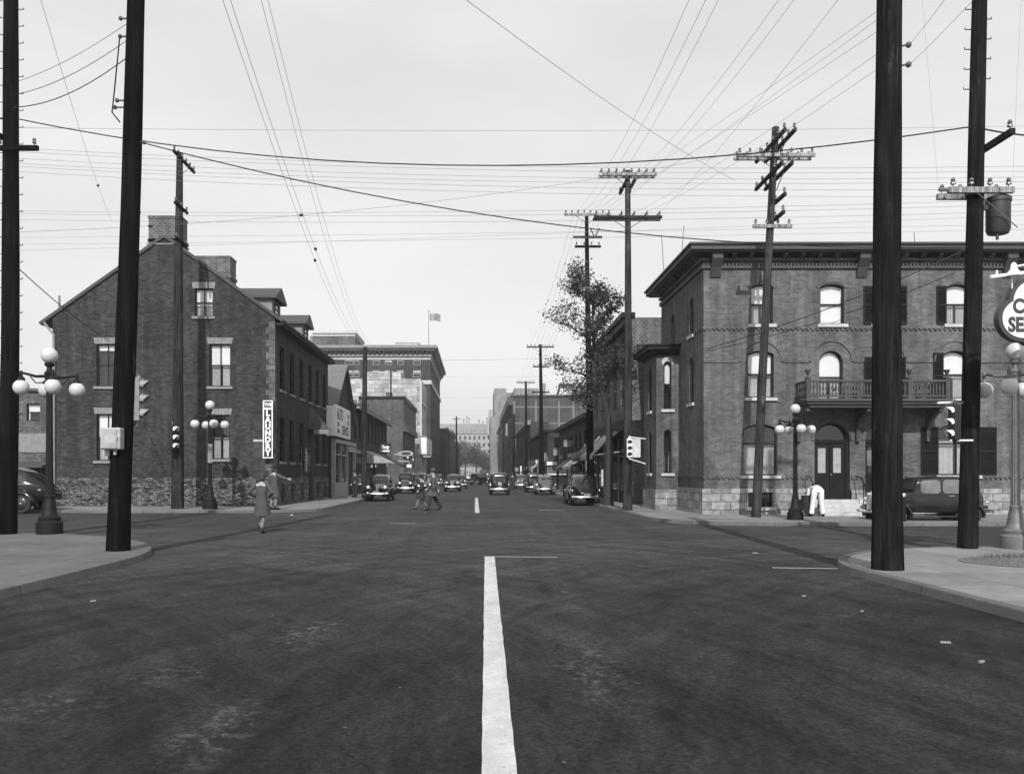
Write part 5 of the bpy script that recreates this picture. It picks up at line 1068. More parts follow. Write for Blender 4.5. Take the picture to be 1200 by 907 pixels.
# ---- five globe lamps
def lamp_post():
    g = empty('street_lamp', (0, 0, 0), 0, local=True)
    m = MB(); m.lathe([(.31, 0), (.31, .28), (.26, .33), (.27, .4), (.2, .46), (.17, .58), (.14, .8), (.115, .88), (.13, .93), (.1, .97)], (0, 0, 0), 8 * 2); m.build('base', IRON, g, smooth=True)
    m = MB(); m.lathe([(.098, .96), (.09, 1.6), (.075, 3.7)], (0, 0, 0), 24, flute=.13); m.lathe([(.1, 3.7), (.12, 3.74), (.08, 3.8), (.1, 3.9), (.13, 3.95), (.07, 4.02), (.06, 4.1), (.11, 4.14), (.12, 4.2)], (0, 0, 0), 14); m.build('post', IRON, g)
    m = MB(); m.ball((0, 0, 4.39), .198, 20, 14); m.build('globe', GLOBE, g, smooth=True)
    for a in range(4):
        an = R(90 * a + 22); d = Vector((math.cos(an), math.sin(an), 0))
        m = MB(); m.tube([d * .05 + Vector((0, 0, 3.88)), d * .3 + Vector((0, 0, 3.86)), d * .55 + Vector((0, 0, 3.92)), d * .62 + Vector((0, 0, 3.92))], [.04, .035, .03, .028], 8)
        m.tube([d * .12 + Vector((0, 0, 3.72)), d * .3 + Vector((0, 0, 3.7)), d * .42 + Vector((0, 0, 3.85))], .016, 6)
        m.lathe([(.03, 3.98), (.045, 3.92), (.04, 3.84), (.09, 3.8), (.1, 3.74)], d * .62, 10); ar = m.build('arm', IRON, g, smooth=True)
        m = MB(); m.ball(d * .62 + Vector((0, 0, 3.575)), .188, 20, 14); m.build('globe', GLOBE, g, smooth=True)
    return g
LP = lamp_post()
for i, (px, Y, s, lab, rz, mt) in enumerate(((58, 22.3, 1.06, 'black five globe street lamp on the near left pavement beside the black pole', 11, None), (246, 37.9, 1.05, 'five globe street lamp in front of the laundry gable', 10, None),
                                    (932, 29.1, .86, 'black five globe street lamp in front of the arched door of the brick house', -22, None), (1190, 17.9, .94, 'light grey five globe street lamp at the right edge of the picture', 25, IRONG))):
    o = LP if i == 0 else copy_tree(LP); o.location = (Xp(px, Y), Y, .13); o.scale = (s,) * 3; o.rotation_euler.z = R(rz); tag(o, lab, 'street lamp', 'five globe street lamps')
    if mt:
        for ch in o.children:
            for c_ in [ch] + list(ch.children):
                if c_.data and c_.data.materials[0] == IRON: c_.data = c_.data.copy(); c_.data.materials[0] = mt
    if i == 1: m = MB(); m.box(-.06, .12, -.2, -.16, 1.95, 2.75); pl_ = m.build('notice_plate', LIMED, o)
# ---- filling station sign at the right edge
Y = 16.0; g = empty('shop_sign', (Xp(1262, Y), Y, .13)); tag(g, 'white cloverleaf sign with dark rim reading CITIES SERVICE at the right edge', 'sign')
def clover(grow):
    pts = []
    for i in range(96):
        a = 2 * PI * i / 96; d = Vector((math.cos(a), math.sin(a))); best = 0
        for (cx_, cy_, rx, ry) in ((0, 14, 29, 29), (-13, -6, 29, 27), (13, -6, 29, 27), (0, -10, 22, 28)):
            rx += grow; ry += grow
            A_q = (d.x / rx) ** 2 + (d.y / ry) ** 2; B_q = -2 * (d.x * cx_ / rx ** 2 + d.y * cy_ / ry ** 2); C_q = (cx_ / rx) ** 2 + (cy_ / ry) ** 2 - 1
            D_ = B_q * B_q - 4 * A_q * C_q
            if D_ > 0: best = max(best, (-B_q + math.sqrt(D_)) / (2 * A_q))
        pts.append((1210 + d.x * best, 368 - d.y * best))
    return [(Xp(a, Y), Zp(b_, Y)) for a, b_ in pts]
m = MB(); m.prism([(a, Y - .06, z) for a, z in clover(0)], (0, .16, 0)); m.build('sign_rim', SIGG, g)
m = MB(); m.prism([(a, Y - .075, z) for a, z in clover(-4.2)], (0, .014, 0)); m.build('sign_face', SIGW, g)
text(g, 'CITIES', .37, T4((Xp(1210, Y), Y - .077, Zp(360.5, Y))), SIGG, ext=.006, bold=.016, sx=.82); text(g, 'SERVICE', .37, T4((Xp(1212, Y), Y - .077, Zp(382, Y))), SIGG, ext=.006, bold=.016, sx=.8)
m = MB(); m.tube([(Xp(1262, Y), Y, .13), (Xp(1262, Y), Y, Zp(300, Y))], .06, 10); m.tube([(Xp(1262, Y), Y, Zp(312, Y)), (Xp(1160, Y), Y, Zp(325, Y))], .035, 8); m.tube([(Xp(1230, Y), Y, Zp(305, Y)), (Xp(1187, Y), Y, Zp(313, Y))], .018, 6)
for p in (1186, 1235): m.tube([(Xp(p, Y), Y, Zp(318, Y)), (Xp(p, Y), Y, Zp(350, Y))], .012, 6)
m.build('sign_frame', SIGW, g)
m = MB(); m.lathe([(.02, .2), (.05, .16), (.06, .08), (.12, .0), (.13, -.05), (.11, -.05)], (Xp(1186, Y), Y - .05, Zp(321, Y)), 14); m.build('lamp_shade', SIGW, g, smooth=True); m = MB(); m.tube([(Xp(1168, Y), Y, Zp(324, Y)), (Xp(1168, Y), Y, Zp(317, Y))], .02, 6); m.build('hook', SIGW, g)

# ================================================================== WIRES
def wire(p0, p1, sag, label, group=None, r=.012, mat=None, n=16, beads=()):
    p0, p1 = Vector(p0), Vector(p1); pts = []
    for i in range(n + 1):
        k = i / n; p = p0.lerp(p1, k); p.z -= 4 * sag * k * (1 - k); pts.append(p)
    m = MB(); m.tube(pts, r if mat is WIRE else r * (.38 if min(p0.y, p1.y) < 20 else .5), 4); o = m.build('overhead_wire', mat or WIRET, None); tag(o, label, 'wire', group)
    for k in beads:
        p = p0.lerp(p1, k); p.z -= 4 * sag * k * (1 - k); d = (p1 - p0).normalized() * .07; q = MB(); q.tube([p - d, p - d * .5, p + d * .5, p + d], [.01, .045, .045, .01], 8); q.build('strain_insulator', WIRE, o)
    return o
wire(on('P1', 138), PT(1137, 149, 17.9), 1.02, 'thickest dark cable sagging across the whole street between the outer near poles', r=.015, mat=WIRE)
wire(PT(165, 167, 17.4), PT(1140, 290, 18.0), .62, 'dark cable sloping from the thick left pole down to the right behind the poles', r=.012, mat=WIRE)
wire(on('P1', 126), on('P2', 62), .28, 'lowest and darkest of the three cables sagging between the two left poles', r=.013, mat=WIRE)
wire(on('P1', 112), on('P2', 42), .2, 'middle cable of the three sagging between the two left poles', r=.009, mat=WIRE)
wire(on('P1', 98), on('P2', 22), .15, 'topmost cable of the three sagging between the two left poles', r=.007, mat=WIRE)
wire(PT(828, 409, 32.9), PT(1134, 291, 32.1), .25, 'dark service wire slanting up across the brick house front', r=.018, mat=WIRE)
wire(PT(22, 315, 22.3), PT(130, 400, 41), .15, 'dark service wire slanting down to the laundry gable at the left', r=.018, mat=WIRE)
wire(PT(45, -10, 16), PT(132, 262, 40), .3, 'thin wire dropping steeply between the two left poles', beads=(.62,))
wire(PT(530, -12, 14), PT(862, 212, 31), .2, 'single long wire slanting down from the top middle to the double crossarm pole', r=.006, mat=WIRE)
wire(PT(26, 150, 23), PT(1200, 148, 31), .12, 'highest thin level wire crossing just above the thick cable', r=.01)
for i, (ya, yb) in enumerate(((169, 194), (173, 200), (181, 207), (187, 212), (190, 221), (196, 229))):
    wire(PT(-60, ya, 36.5), PT(1260, yb, 31), .45, 'thin level wire of the upper bundle crossing behind the thick cable', 'upper bundle of level wires', r=.013)
for i, (ya, yb) in enumerate(((246, 232), (249, 238), (256, 246))):
    wire(PT(-60, ya, 38), PT(1260, yb, 31), .3, 'thin level wire of the middle bundle at the height of the left chimneys', 'middle bundle of level wires', r=.012, beads=(.2,) if i == 0 else ())
wire(PT(24, 272, 24), PT(870, 178, 31), .5, 'thin wire climbing gently to the right with two dark splices near the left pole', r=.011, beads=(.12, .145, .33))
for i, (ya, yb) in enumerate(((279, 262), (287, 268), (296, 250))):
    wire(PT(-60, ya, 42), PT(1260, yb, 36), .1, 'thin level wire of the lowest bundle just above the rooftops', 'lowest bundle of level wires', r=.011)
for i, (x0, x1) in enumerate(((257, 424), (266, 428), (303, 429), (311, 433))):
    wire(PT(x0, -12, 13 if i < 2 else 16), Vector((Xp(x1, 54), 54, 9.9)), 1.15, 'thin wire curving down from the top left to the bare topped left pole' if i < 2 else 'thin wire of the inner pair curving down to the bare topped left pole', 'outer pair of falling wires' if i < 2 else 'inner pair of falling wires', r=.012, beads=(.3,) if i == 1 else (.33,) if i == 0 else (), n=24)
for i, (x0, x1) in enumerate(((812, 706), (832, 716), (847, 728))):
    wire(PT(x0, -10, 15), PT(x1, 204, 36.5), .25, 'thin wire rising from the two crossarm pole to the top of the picture', 'wires fanning up from the two crossarm pole', r=.012)
for i, (x0, x1) in enumerate(((920, 745), (938, 757), (990, 766))):
    wire(PT(x0, -10, 15), PT(x1, 206 if i < 2 else 255, 36.5), .25, 'thin wire rising steeply to the right from the far end of the two crossarm pole', 'steeper wires right of the two crossarm pole', r=.012)
for i, (x0, y0, x1, y1, Yb) in enumerate(((1030, 22, 694, 252, 47.5), (1030, 36, 680, 253, 47.5), (1030, 12, 672, 252, 47.5), (1030, 62, 730, 256, 36.5), (1030, 80, 742, 256, 36.5))):
    wire(PT(x0, y0, 14), PT(x1, y1, Yb), .2, 'thin wire running from the thick right pole down to the far crossarms', 'wires from the thick right pole to the far crossarms', r=.01)
for i, (y0, x1, y1, Yb) in enumerate(((56, 1125, -25, 9), (79, 1160, -20, 9))): wire(on('P5', y0) + Vector((.31, 0, .03)), PT(x1, y1, Yb), .02, 'short wire leaving the small right side insulators of the thick right pole', 'wires leaving the thick right pole', r=.009)
wire(PT(1080, -10, 17.7), PT(1100, 228, 17.8), -.02, 'thin vertical lead dropping to the left end of the transformer crossarm', r=.007)
wire(PT(1197, -10, 17.7), PT(1186, 225, 17.8), -.02, 'thin vertical lead dropping to the right end of the transformer crossarm', r=.007)
wire(PT(1142, 149, 18), PT(1230, 160, 20), .05, 'cable end continuing right from the transformer pole', r=.02, mat=WIRE)
wire(on('P1', 138), PT(-60, 136, 24), .05, 'cable end continuing left from the far left pole', r=.02, mat=WIRE)
for i in range(6):
    wire(PT(705 + 12 * i, 206, 36.5), PT(672 + 6.5 * i, 252, 47.5), .2, 'wire between the two crossarm pole and the pole in the tree', 'wires between the tree side poles', r=.01)
    wire(PT(672 + 6.5 * i, 252, 47.5), PT(621 + 5 * i, 406, 78), .6, 'wire running down the right side of the street past the tree', 'wires along the right side of the street', r=.012)
    wire(PT(621 + 5 * i, 406, 78), PT(606 + 4 * i, 447, 108), .5, 'far wire above the right hand parked cars', 'far wires on the right side', r=.012)
for i, (py, Y) in enumerate(((421, 70), (441.5, 110), (466, 140), (481, 160), (486, 180))):
    wire(PT(515 if i else 380, py, Y), PT(640, py - 1, Y), .12, 'distant wire strung level across the street between the hotel and the gridded block' if i else 'distant level wire crossing between the left pole and the leafy tree', 'distant level wires' if i else None, r=.02)

# ================================================================== CARS
def cat(P, t):
    i = int(min(max(math.floor(t), 0), len(P) - 2)); f = t - i
    p0, p1, p2, p3 = P[max(i - 1, 0)], P[i], P[i + 1], P[min(i + 2, len(P) - 1)]
    return tuple(.5 * ((2 * b_) + (-a + c_) * f + (2 * a - 5 * b_ + 4 * c_ - d_) * f * f + (-a + 3 * b_ - 3 * c_ + d_) * f ** 3) for a, b_, c_, d_ in zip(p0, p1, p2, p3))
SEC = {'round': [(-2.22, .16, .50, .68, .84, .10), (-2.12, .27, .44, .74, 1.0, .17), (-1.7, .34, .40, .82, 1.08, .22), (-1.2, .44, .38, .88, 1.13, .28), (-.85, .55, .36, .95, 1.17, .36), (-.68, .63, .36, 1.0, 1.22, .48),
                 (-.36, .68, .36, 1.03, 1.52, .52), (-.1, .71, .36, 1.04, 1.62, .54), (.4, .73, .36, 1.04, 1.68, .56), (.9, .72, .36, 1.04, 1.65, .55), (1.3, .69, .38, 1.03, 1.53, .49), (1.65, .62, .40, 1.0, 1.33, .42), (1.95, .52, .42, .92, 1.1, .36), (2.2, .42, .45, .78, .86, .28), (2.3, .30, .5, .66, .70, .2)],
       'box': [(-1.98, .27, .55, .95, 1.13, .22), (-1.9, .30, .50, .95, 1.16, .24), (-1.4, .37, .45, .98, 1.19, .30), (-.9, .46, .42, 1.0, 1.21, .36), (-.74, .60, .42, 1.05, 1.26, .50), (-.66, .63, .42, 1.08, 1.64, .57), (-.5, .65, .42, 1.08, 1.74, .585), (.3, .68, .42, 1.08, 1.78, .61), (1.1, .68, .42, 1.08, 1.77, .61),
               (1.45, .66, .42, 1.08, 1.73, .59), (1.62, .63, .42, 1.06, 1.6, .56), (1.7, .58, .46, 1.0, 1.2, .5), (1.74, .52, .5, .9, 1.0, .45)]}
def surf(style, y, tc, off=0):
    S_ = SEC[style]; i = 0
    while i < len(S_) - 2 and S_[i + 1][0] < y: i += 1
    f = (y - S_[i][0]) / (S_[i + 1][0] - S_[i][0]); f = max(0, min(1, f)); _, w, zb_, zbl, zt_, wt = cat(S_, i + f)
    h = zt_ - zbl
    C = [(0, zb_), (w * .82, zb_), (w * .98, zb_ + .1), (w, (zb_ + zbl) / 2 + .05), (w * .985, zbl), (w + (wt - w) * .38, zbl + h * .38), (wt + .02, zbl + h * .78), (wt * .72, zt_ - h * .03 - .008), (0, zt_)]
    x, z = cat(C, tc)
    if off:
        x2, z2_ = cat(C, min(tc + .05, 8)); x1, z1_ = cat(C, max(tc - .05, 0)); d = Vector((x2 - x1, z2_ - z1_)); 
        if d.length > 1e-6: d.normalize(); x += d.y * off; z -= d.x * off
    return x, z
def panel(style, y0, y1, t0, t1, side, off=.012, ny=8, nt=5, rnd=.25):
    rows = []
    for i in range(ny + 1):
        fy = i / ny; y = y0 + (y1 - y0) * fy; e = max(0, abs(fy - .5) * 2 - (1 - rnd)) / rnd; sh = (1 - math.sqrt(max(0, 1 - e * e))) * .35
        row = []
        for j in range(nt + 1):
            t = t0 + (t1 - t0) * (sh / 2 + (1 - sh) * j / nt); x, z = surf(style, y, t, off); row.append(Vector((x * side, y - (.015 if y1 < -.2 else 0) + (.015 if y0 > 1.3 else 0), z)))
        rows.append(row)
    m = MB(); m.loft(rows, False, False); return m
def fender(yw, zw, side, a0, a1, Rr, xin, xout, flare, kind):
    rings = []
    n = 18
    for i in range(n + 1):
        k = i / n; a = R(a0 + (a1 - a0) * k); rr = Rr * (1 + flare * (k if kind == 'f' else k) ** 2); wv = 1 if .12 < k < .88 else .75 + .25 * min(k, 1 - k) / .12
        ring = []
        for (u, dr) in ((0, .0), (.3, .045), (.62, .05), (.85, .02), (.97, -.02), (1, -.07), (.95, -.08), (.8, -.05), (.4, -.03), (0, -.05)):
            x = xin + (xout - xin) * u * wv; r_ = rr + dr; ring.append(Vector((x * side, yw + r_ * math.cos(a), max(.2, zw + r_ * math.sin(a)))))
        rings.append(ring)
    m = MB(); m.loft(rings); return m
def make_car(style, paint, label, light_grille=False, detail=True):
    g = empty('parked_car', (0, 0, 0), 0, local=True); tag(g, label, 'car')
    S_ = SEC[style]; rings = []; ys = []
    for i in range(len(S_) - 1):
        for k in range(3): ys.append(S_[i][0] + (S_[i + 1][0] - S_[i][0]) * k / 3)
    ys.append(S_[-1][0]); ts = [i * .25 for i in range(33)]
    for y in ys:
        R_ = [surf(style, y, t) for t in ts]; rings.append([Vector((x, y, z)) for x, z in R_] + [Vector((-x, y, z)) for x, z in R_[1:-1][::-1]])
    m = MB(); m.loft(rings); body = m.build('body', paint, g, smooth=True)
    rnd_ = style == 'round'
    wx, wr = (.70, .345) if rnd_ else (.70, .37); yf, yr = (-1.5, 1.35) if rnd_ else (-1.55, 1.25)
    # windows
    spans = ((-.28, .32), (.38, .98), (1.06, 1.42)) if rnd_ else ((-.52, .18), (.26, .92), (1.0, 1.4))
    for sd in (-1, 1):
        for (a, b_) in spans: panel(style, a, b_, 4.25, 6.1, sd).build('side_window', CGLS, g, smooth=True)
        if rnd_: panel(style, -.64, -.38, 5.6, 7.9, sd, .014).build('windscreen', CGLS, g, smooth=True)
        if rnd_: panel(style, 1.5, 1.78, 6.4, 7.8, sd, .014).build('rear_window', CGLS, g, smooth=True)
    if not rnd_:
        m = MB(); m.hexa([(-.5, -.76, 1.29), (.5, -.76, 1.29), (.5, -.7, 1.29), (-.5, -.7, 1.29), (-.5, -.715, 1.6), (.5, -.715, 1.6), (.5, -.66, 1.6), (-.5, -.66, 1.6)]); m.build('windscreen', CGLS, g)
        m = MB(); m.box(-.54, .54, -.8, -.6, 1.63, 1.67); m.build('sun_visor', paint, g)
        m = MB(); m.box(-.32, .32, 1.6, 1.69, 1.22, 1.48); m.build('rear_window', CGLS, g)
        m = MB(); m.lathe([(.12, 1.76), (.3, 1.78), (.36, 1.84), (.36, 1.9), (.3, 1.94), (.14, 1.94)], (0, 0, .88), 20, 'y'); sp = m.build('spare_wheel', RUBB, g, smooth=True); m = MB(); m.lathe([(.0, 1.95), (.16, 1.95), (.18, 1.93)], (0, 0, .88), 16, 'y'); m.build('wheel_cover', CHRO, sp)
    # fenders
    for sd in (-1, 1):
        fender(yf, .34, sd, 190, -22, .43 if rnd_ else .45, .34 if rnd_ else .42, .86, .62, 'f').build('fender', paint, g, smooth=True)
        fender(yr, .34, sd, 195, -12, .43, .5, .86, .12, 'r').build('fender', paint, g, smooth=True)
        m = MB(); m.box(min(sd * .62, sd * .85), max(sd * .62, sd * .85), yf + .6, yr - .38, .27, .32); m.build('running_board', RUBB, g)
        for yw in (yf, yr):
            m = MB(); m.lathe([(.2, -.075), (.3, -.085), (wr, -.05), (wr, .05), (.3, .085), (.2, .075)], (sd * wx, yw, wr), 24, 'x'); wl = m.build('wheel', RUBB, g, smooth=True)
            m = MB(); m.lathe([(.02, -.02), (.1, .0), (.21, .01), (.225, .04), (.2, .06)] if sd > 0 else [(.2, -.06), (.225, -.04), (.21, -.01), (.1, .0), (.02, .02)], (sd * (wx + .035), yw, wr), 20, 'x'); m.build('rim', WHEELM, wl, smooth=True)
            m = MB(); m.ball((sd * (wx + .055), yw, wr), .1, 12, 8, (.45, 1, 1)); m.build('hub_cap', CHRO, wl, smooth=True)
        m = MB(); hz = .88 if rnd_ else .9; hx = .53 if rnd_ else .45; hy = -1.95 if rnd_ else -2.02
        m.lathe([(.005, .34), (.06, .26), (.1, .1), (.115, 0), (.105, -.02)], (sd * hx, hy, hz), 16, 'y'); hl = m.build('headlight', CHRO if not rnd_ else paint, g, smooth=True)
        m = MB(); m.lathe([(.0, -.05), (.06, -.045), (.1, -.021)], (sd * hx, hy, hz), 16, 'y'); m.build('headlight_lens', HEADL, hl, smooth=True)
        m = MB(); m.lathe([(.02, -.1), (.045, -.04), (.045, .02), (.02, .03)], (sd * .72, (2.02 if rnd_ else 1.86), .82), 10, 'y'); m.build('tail_light', CHRO, g, smooth=True)
        for yy in (-.0, .65) if rnd_ else (.2, .3):
            x, z = surf(style, yy + .3, 4.0, .03); m = MB(); m.tube([(x * sd, yy + .26, z - .03), (x * sd + sd * .02, yy + .28, z - .03), (x * sd + sd * .02, yy + .36, z - .03)], .014, 5); m.build('door_handle', CHRO, g)
        m = MB(); pts = [Vector((surf(style, y, 4.0, .008)[0] * sd, y, surf(style, y, 4.0, .008)[1])) for y in [-1.9 + .2 * i for i in range(18)] if y < S_[-3][0]]; m.tube(pts, .009, 5); m.build('belt_moulding', CHRO if detail and rnd_ else paint, g)
    # grille
    m = MB(); gm_ = LIME if light_grille else CHRO
    if rnd_:
        for i in range(9):
            z0 = .5 + .055 * i; hw_ = .1 + .012 * min(i, 8 - i); pts = [(-hw_ - .1, -2.1, z0 + .03), (-hw_, -2.2, z0), (0, -2.27, z0 - .01), (hw_, -2.2, z0), (hw_ + .1, -2.1, z0 + .03)]; m.tube(pts, .014, 5)
        m.tube([(0, -2.27, .46), (0, -2.26, .8), (0, -2.16, 1.0)], .02, 6)
    else:
        m.box(-.3, -.25, -2.03, -1.97, .55, 1.14); m.box(.25, .3, -2.03, -1.97, .55, 1.14); m.box(-.25, .25, -2.03, -1.97, 1.08, 1.16); m.box(-.25, .25, -2.03, -1.97, .53, .58)
        for i in range(9): m.box(-.22 + .05 * i, -.2 + .05 * i, -2.015, -2.0, .58, 1.08)
        m.ball((0, -2.0, 1.19), .035, 8, 6)
    m.build('grille', gm_, g)
    if not rnd_: m = MB(); m.box(-.25, .25, -1.995, -1.985, .58, 1.08); m.build('radiator', SIGB, g)
    for (y, n_) in ((-2.45 if rnd_ else -2.3, 'front'), (2.5 if rnd_ else 2.15, 'rear')):
        m = MB(); sg_ = -1 if y < 0 else 1; k = 12; rings = []
        for i in range(k + 1):
            u = -1 + 2 * i / k; x = .8 * u; yy = y - sg_ * .12 * abs(u) ** 3; rings.append([Vector((x, yy, .42)), Vector((x, yy - sg_ * .025, .42)), Vector((x, yy - sg_ * .025, .52)), Vector((x, yy, .52)), Vector((x, yy + sg_ * .02, .47))])
        m.loft(rings)
        for sx_ in (-.35, .35): m.box(sx_ - .02, sx_ + .02, min(y, y - sg_ * .35), max(y, y - sg_ * .35), .44, .49)
        m.build('bumper', CHRO, g, smooth=False)
        m = MB(); yp = y - sg_ * .0 + sg_ * .03; xx = 0 if y < 0 else -.0; m.box(xx - .17, xx + .17, min(yp, yp + .01), max(yp, yp + .01), .55, .67); m.build('number_plate', LIMED, g)
    return g
base_round = make_car('round', CARB, 'x'); base_box = make_car('box', CARD, 'x')
used = {}
def put(base, name, label, px, Y, rz, paint=None, s=1.0, grp=None, grille=None, sz=None):
    o = base if base.name not in used else copy_tree(base)
    if base.name not in used: used[base.name] = 1
    o.name = name; o.location = (Xp(px, Y) if px is not None else 0, Y, .012); o.rotation_euler = (0, 0, R(rz)); o.scale = (s, s, sz or s); o['label'] = label; o['category'] = 'car'
    if grp: o['group'] = grp
    if paint:
        old = base.children[0].data.materials[0]
        for ch in o.children:
            if ch.data and ch.data.materials[0] in (CARB, CARD, CARG, CARM) and ch.name.split('.')[0] in ('body', 'fender', 'sun_visor'): ch.data = ch.data.copy(); ch.data.materials[0] = paint
            if grille and ch.name.startswith('grille'): ch.data = ch.data.copy(); ch.data.materials[0] = grille
    return o
GK, GM_ = 'cars parked along the kerbs', 'cars driving on the street'
put(base_round, 'parked_car', 'dark round fendered sedan parked nose towards us beside the bare topped left pole', 445.5, 54.2, 0, None, .98, GK)
put(base_round, 'parked_car', 'glossy black fastback sedan seen from the side behind the far left lamp', None, 37, -90, None, 1.2, None).location.x = -20.95
put(base_box, 'parked_car', 'dark sedan parked sideways in front of the brick house, half behind the thick right pole', 1085, 29.1, -90, CARD, .93, None, sz=.9)
for ch in bpy.context.scene.objects:
    if ch.type == 'MESH' and ch.parent and ch.parent.get('label', '').startswith('dark sedan parked sideways') and ch.name.startswith('side_window'): ch.data = ch.data.copy(); ch.data.materials[0] = plain('hazy_car_glass', .12, .1, .4, 3, spec=.9)  # light seen through these windows is put into the paler glass colour
put(base_round, 'parked_car', 'dark humpbacked car with shining tail parked by the tree, nearest on the right kerb', 681.5, 46.8, 180, CARD, .98, GK)
put(base_round, 'parked_car', 'car with bright glinting tail parked second in the right hand row', 638, 70, 180, CARM, .98, GK)
put(base_box, 'parked_car', 'dark upright car squeezed third in the right hand row', 625.5, 79, 180, CARD, 1.0, GK)
put(base_round, 'parked_car', 'car with pale bumper parked farthest in the right hand row', 611.5, 95, 0, CARM, .98, GK)
put(base_box, 'moving_car', 'dark upright car with spare wheel driving away just right of the centre dash', 585, 69, 180, CARD, 1.0, GM_)
put(base_round, 'moving_car', 'dark car with pale upright grille driving towards us left of the centre dash', 530.5, 82, 0, CARD, .98, GM_, LIME)
put(base_round, 'moving_car', 'dark car following close behind the pale grilled car', 540, 100, 0, CARD, .95, GM_)
put(base_box, 'moving_car', 'small dark boxy car turning across the far roadway', 562, 126, 150, CARD, 1.0, GM_)
put(base_box, 'parked_car', 'old upright car with bright lamps parked nose towards us, left of the crossing couple', 477, 74, 0, CARD, 1.0, GK)
put(base_box, 'parked_car', 'upright car parked right behind the old car with bright lamps', 492, 86, 0, CARM, 1.0, GK)
put(base_round, 'parked_car', 'pale bodied car parked fourth along the left kerb', 503, 100, 0, CARM, .98, GK)
put(base_round, 'parked_car', 'dark car parked farthest along the left kerb', 513, 118, 0, CARD, .98, GK)
put(base_round, 'moving_car', 'tiny pale car far down the left lane before the end of the street', 548.5, 250, 0, plain('cream_car_paint', .5, .3, .1, 2), 1.0, GM_)
put(base_box, 'moving_car', 'tiny dark car far down the right lane before the end of the street', 572, 220, 180, CARD, 1.0, GM_)

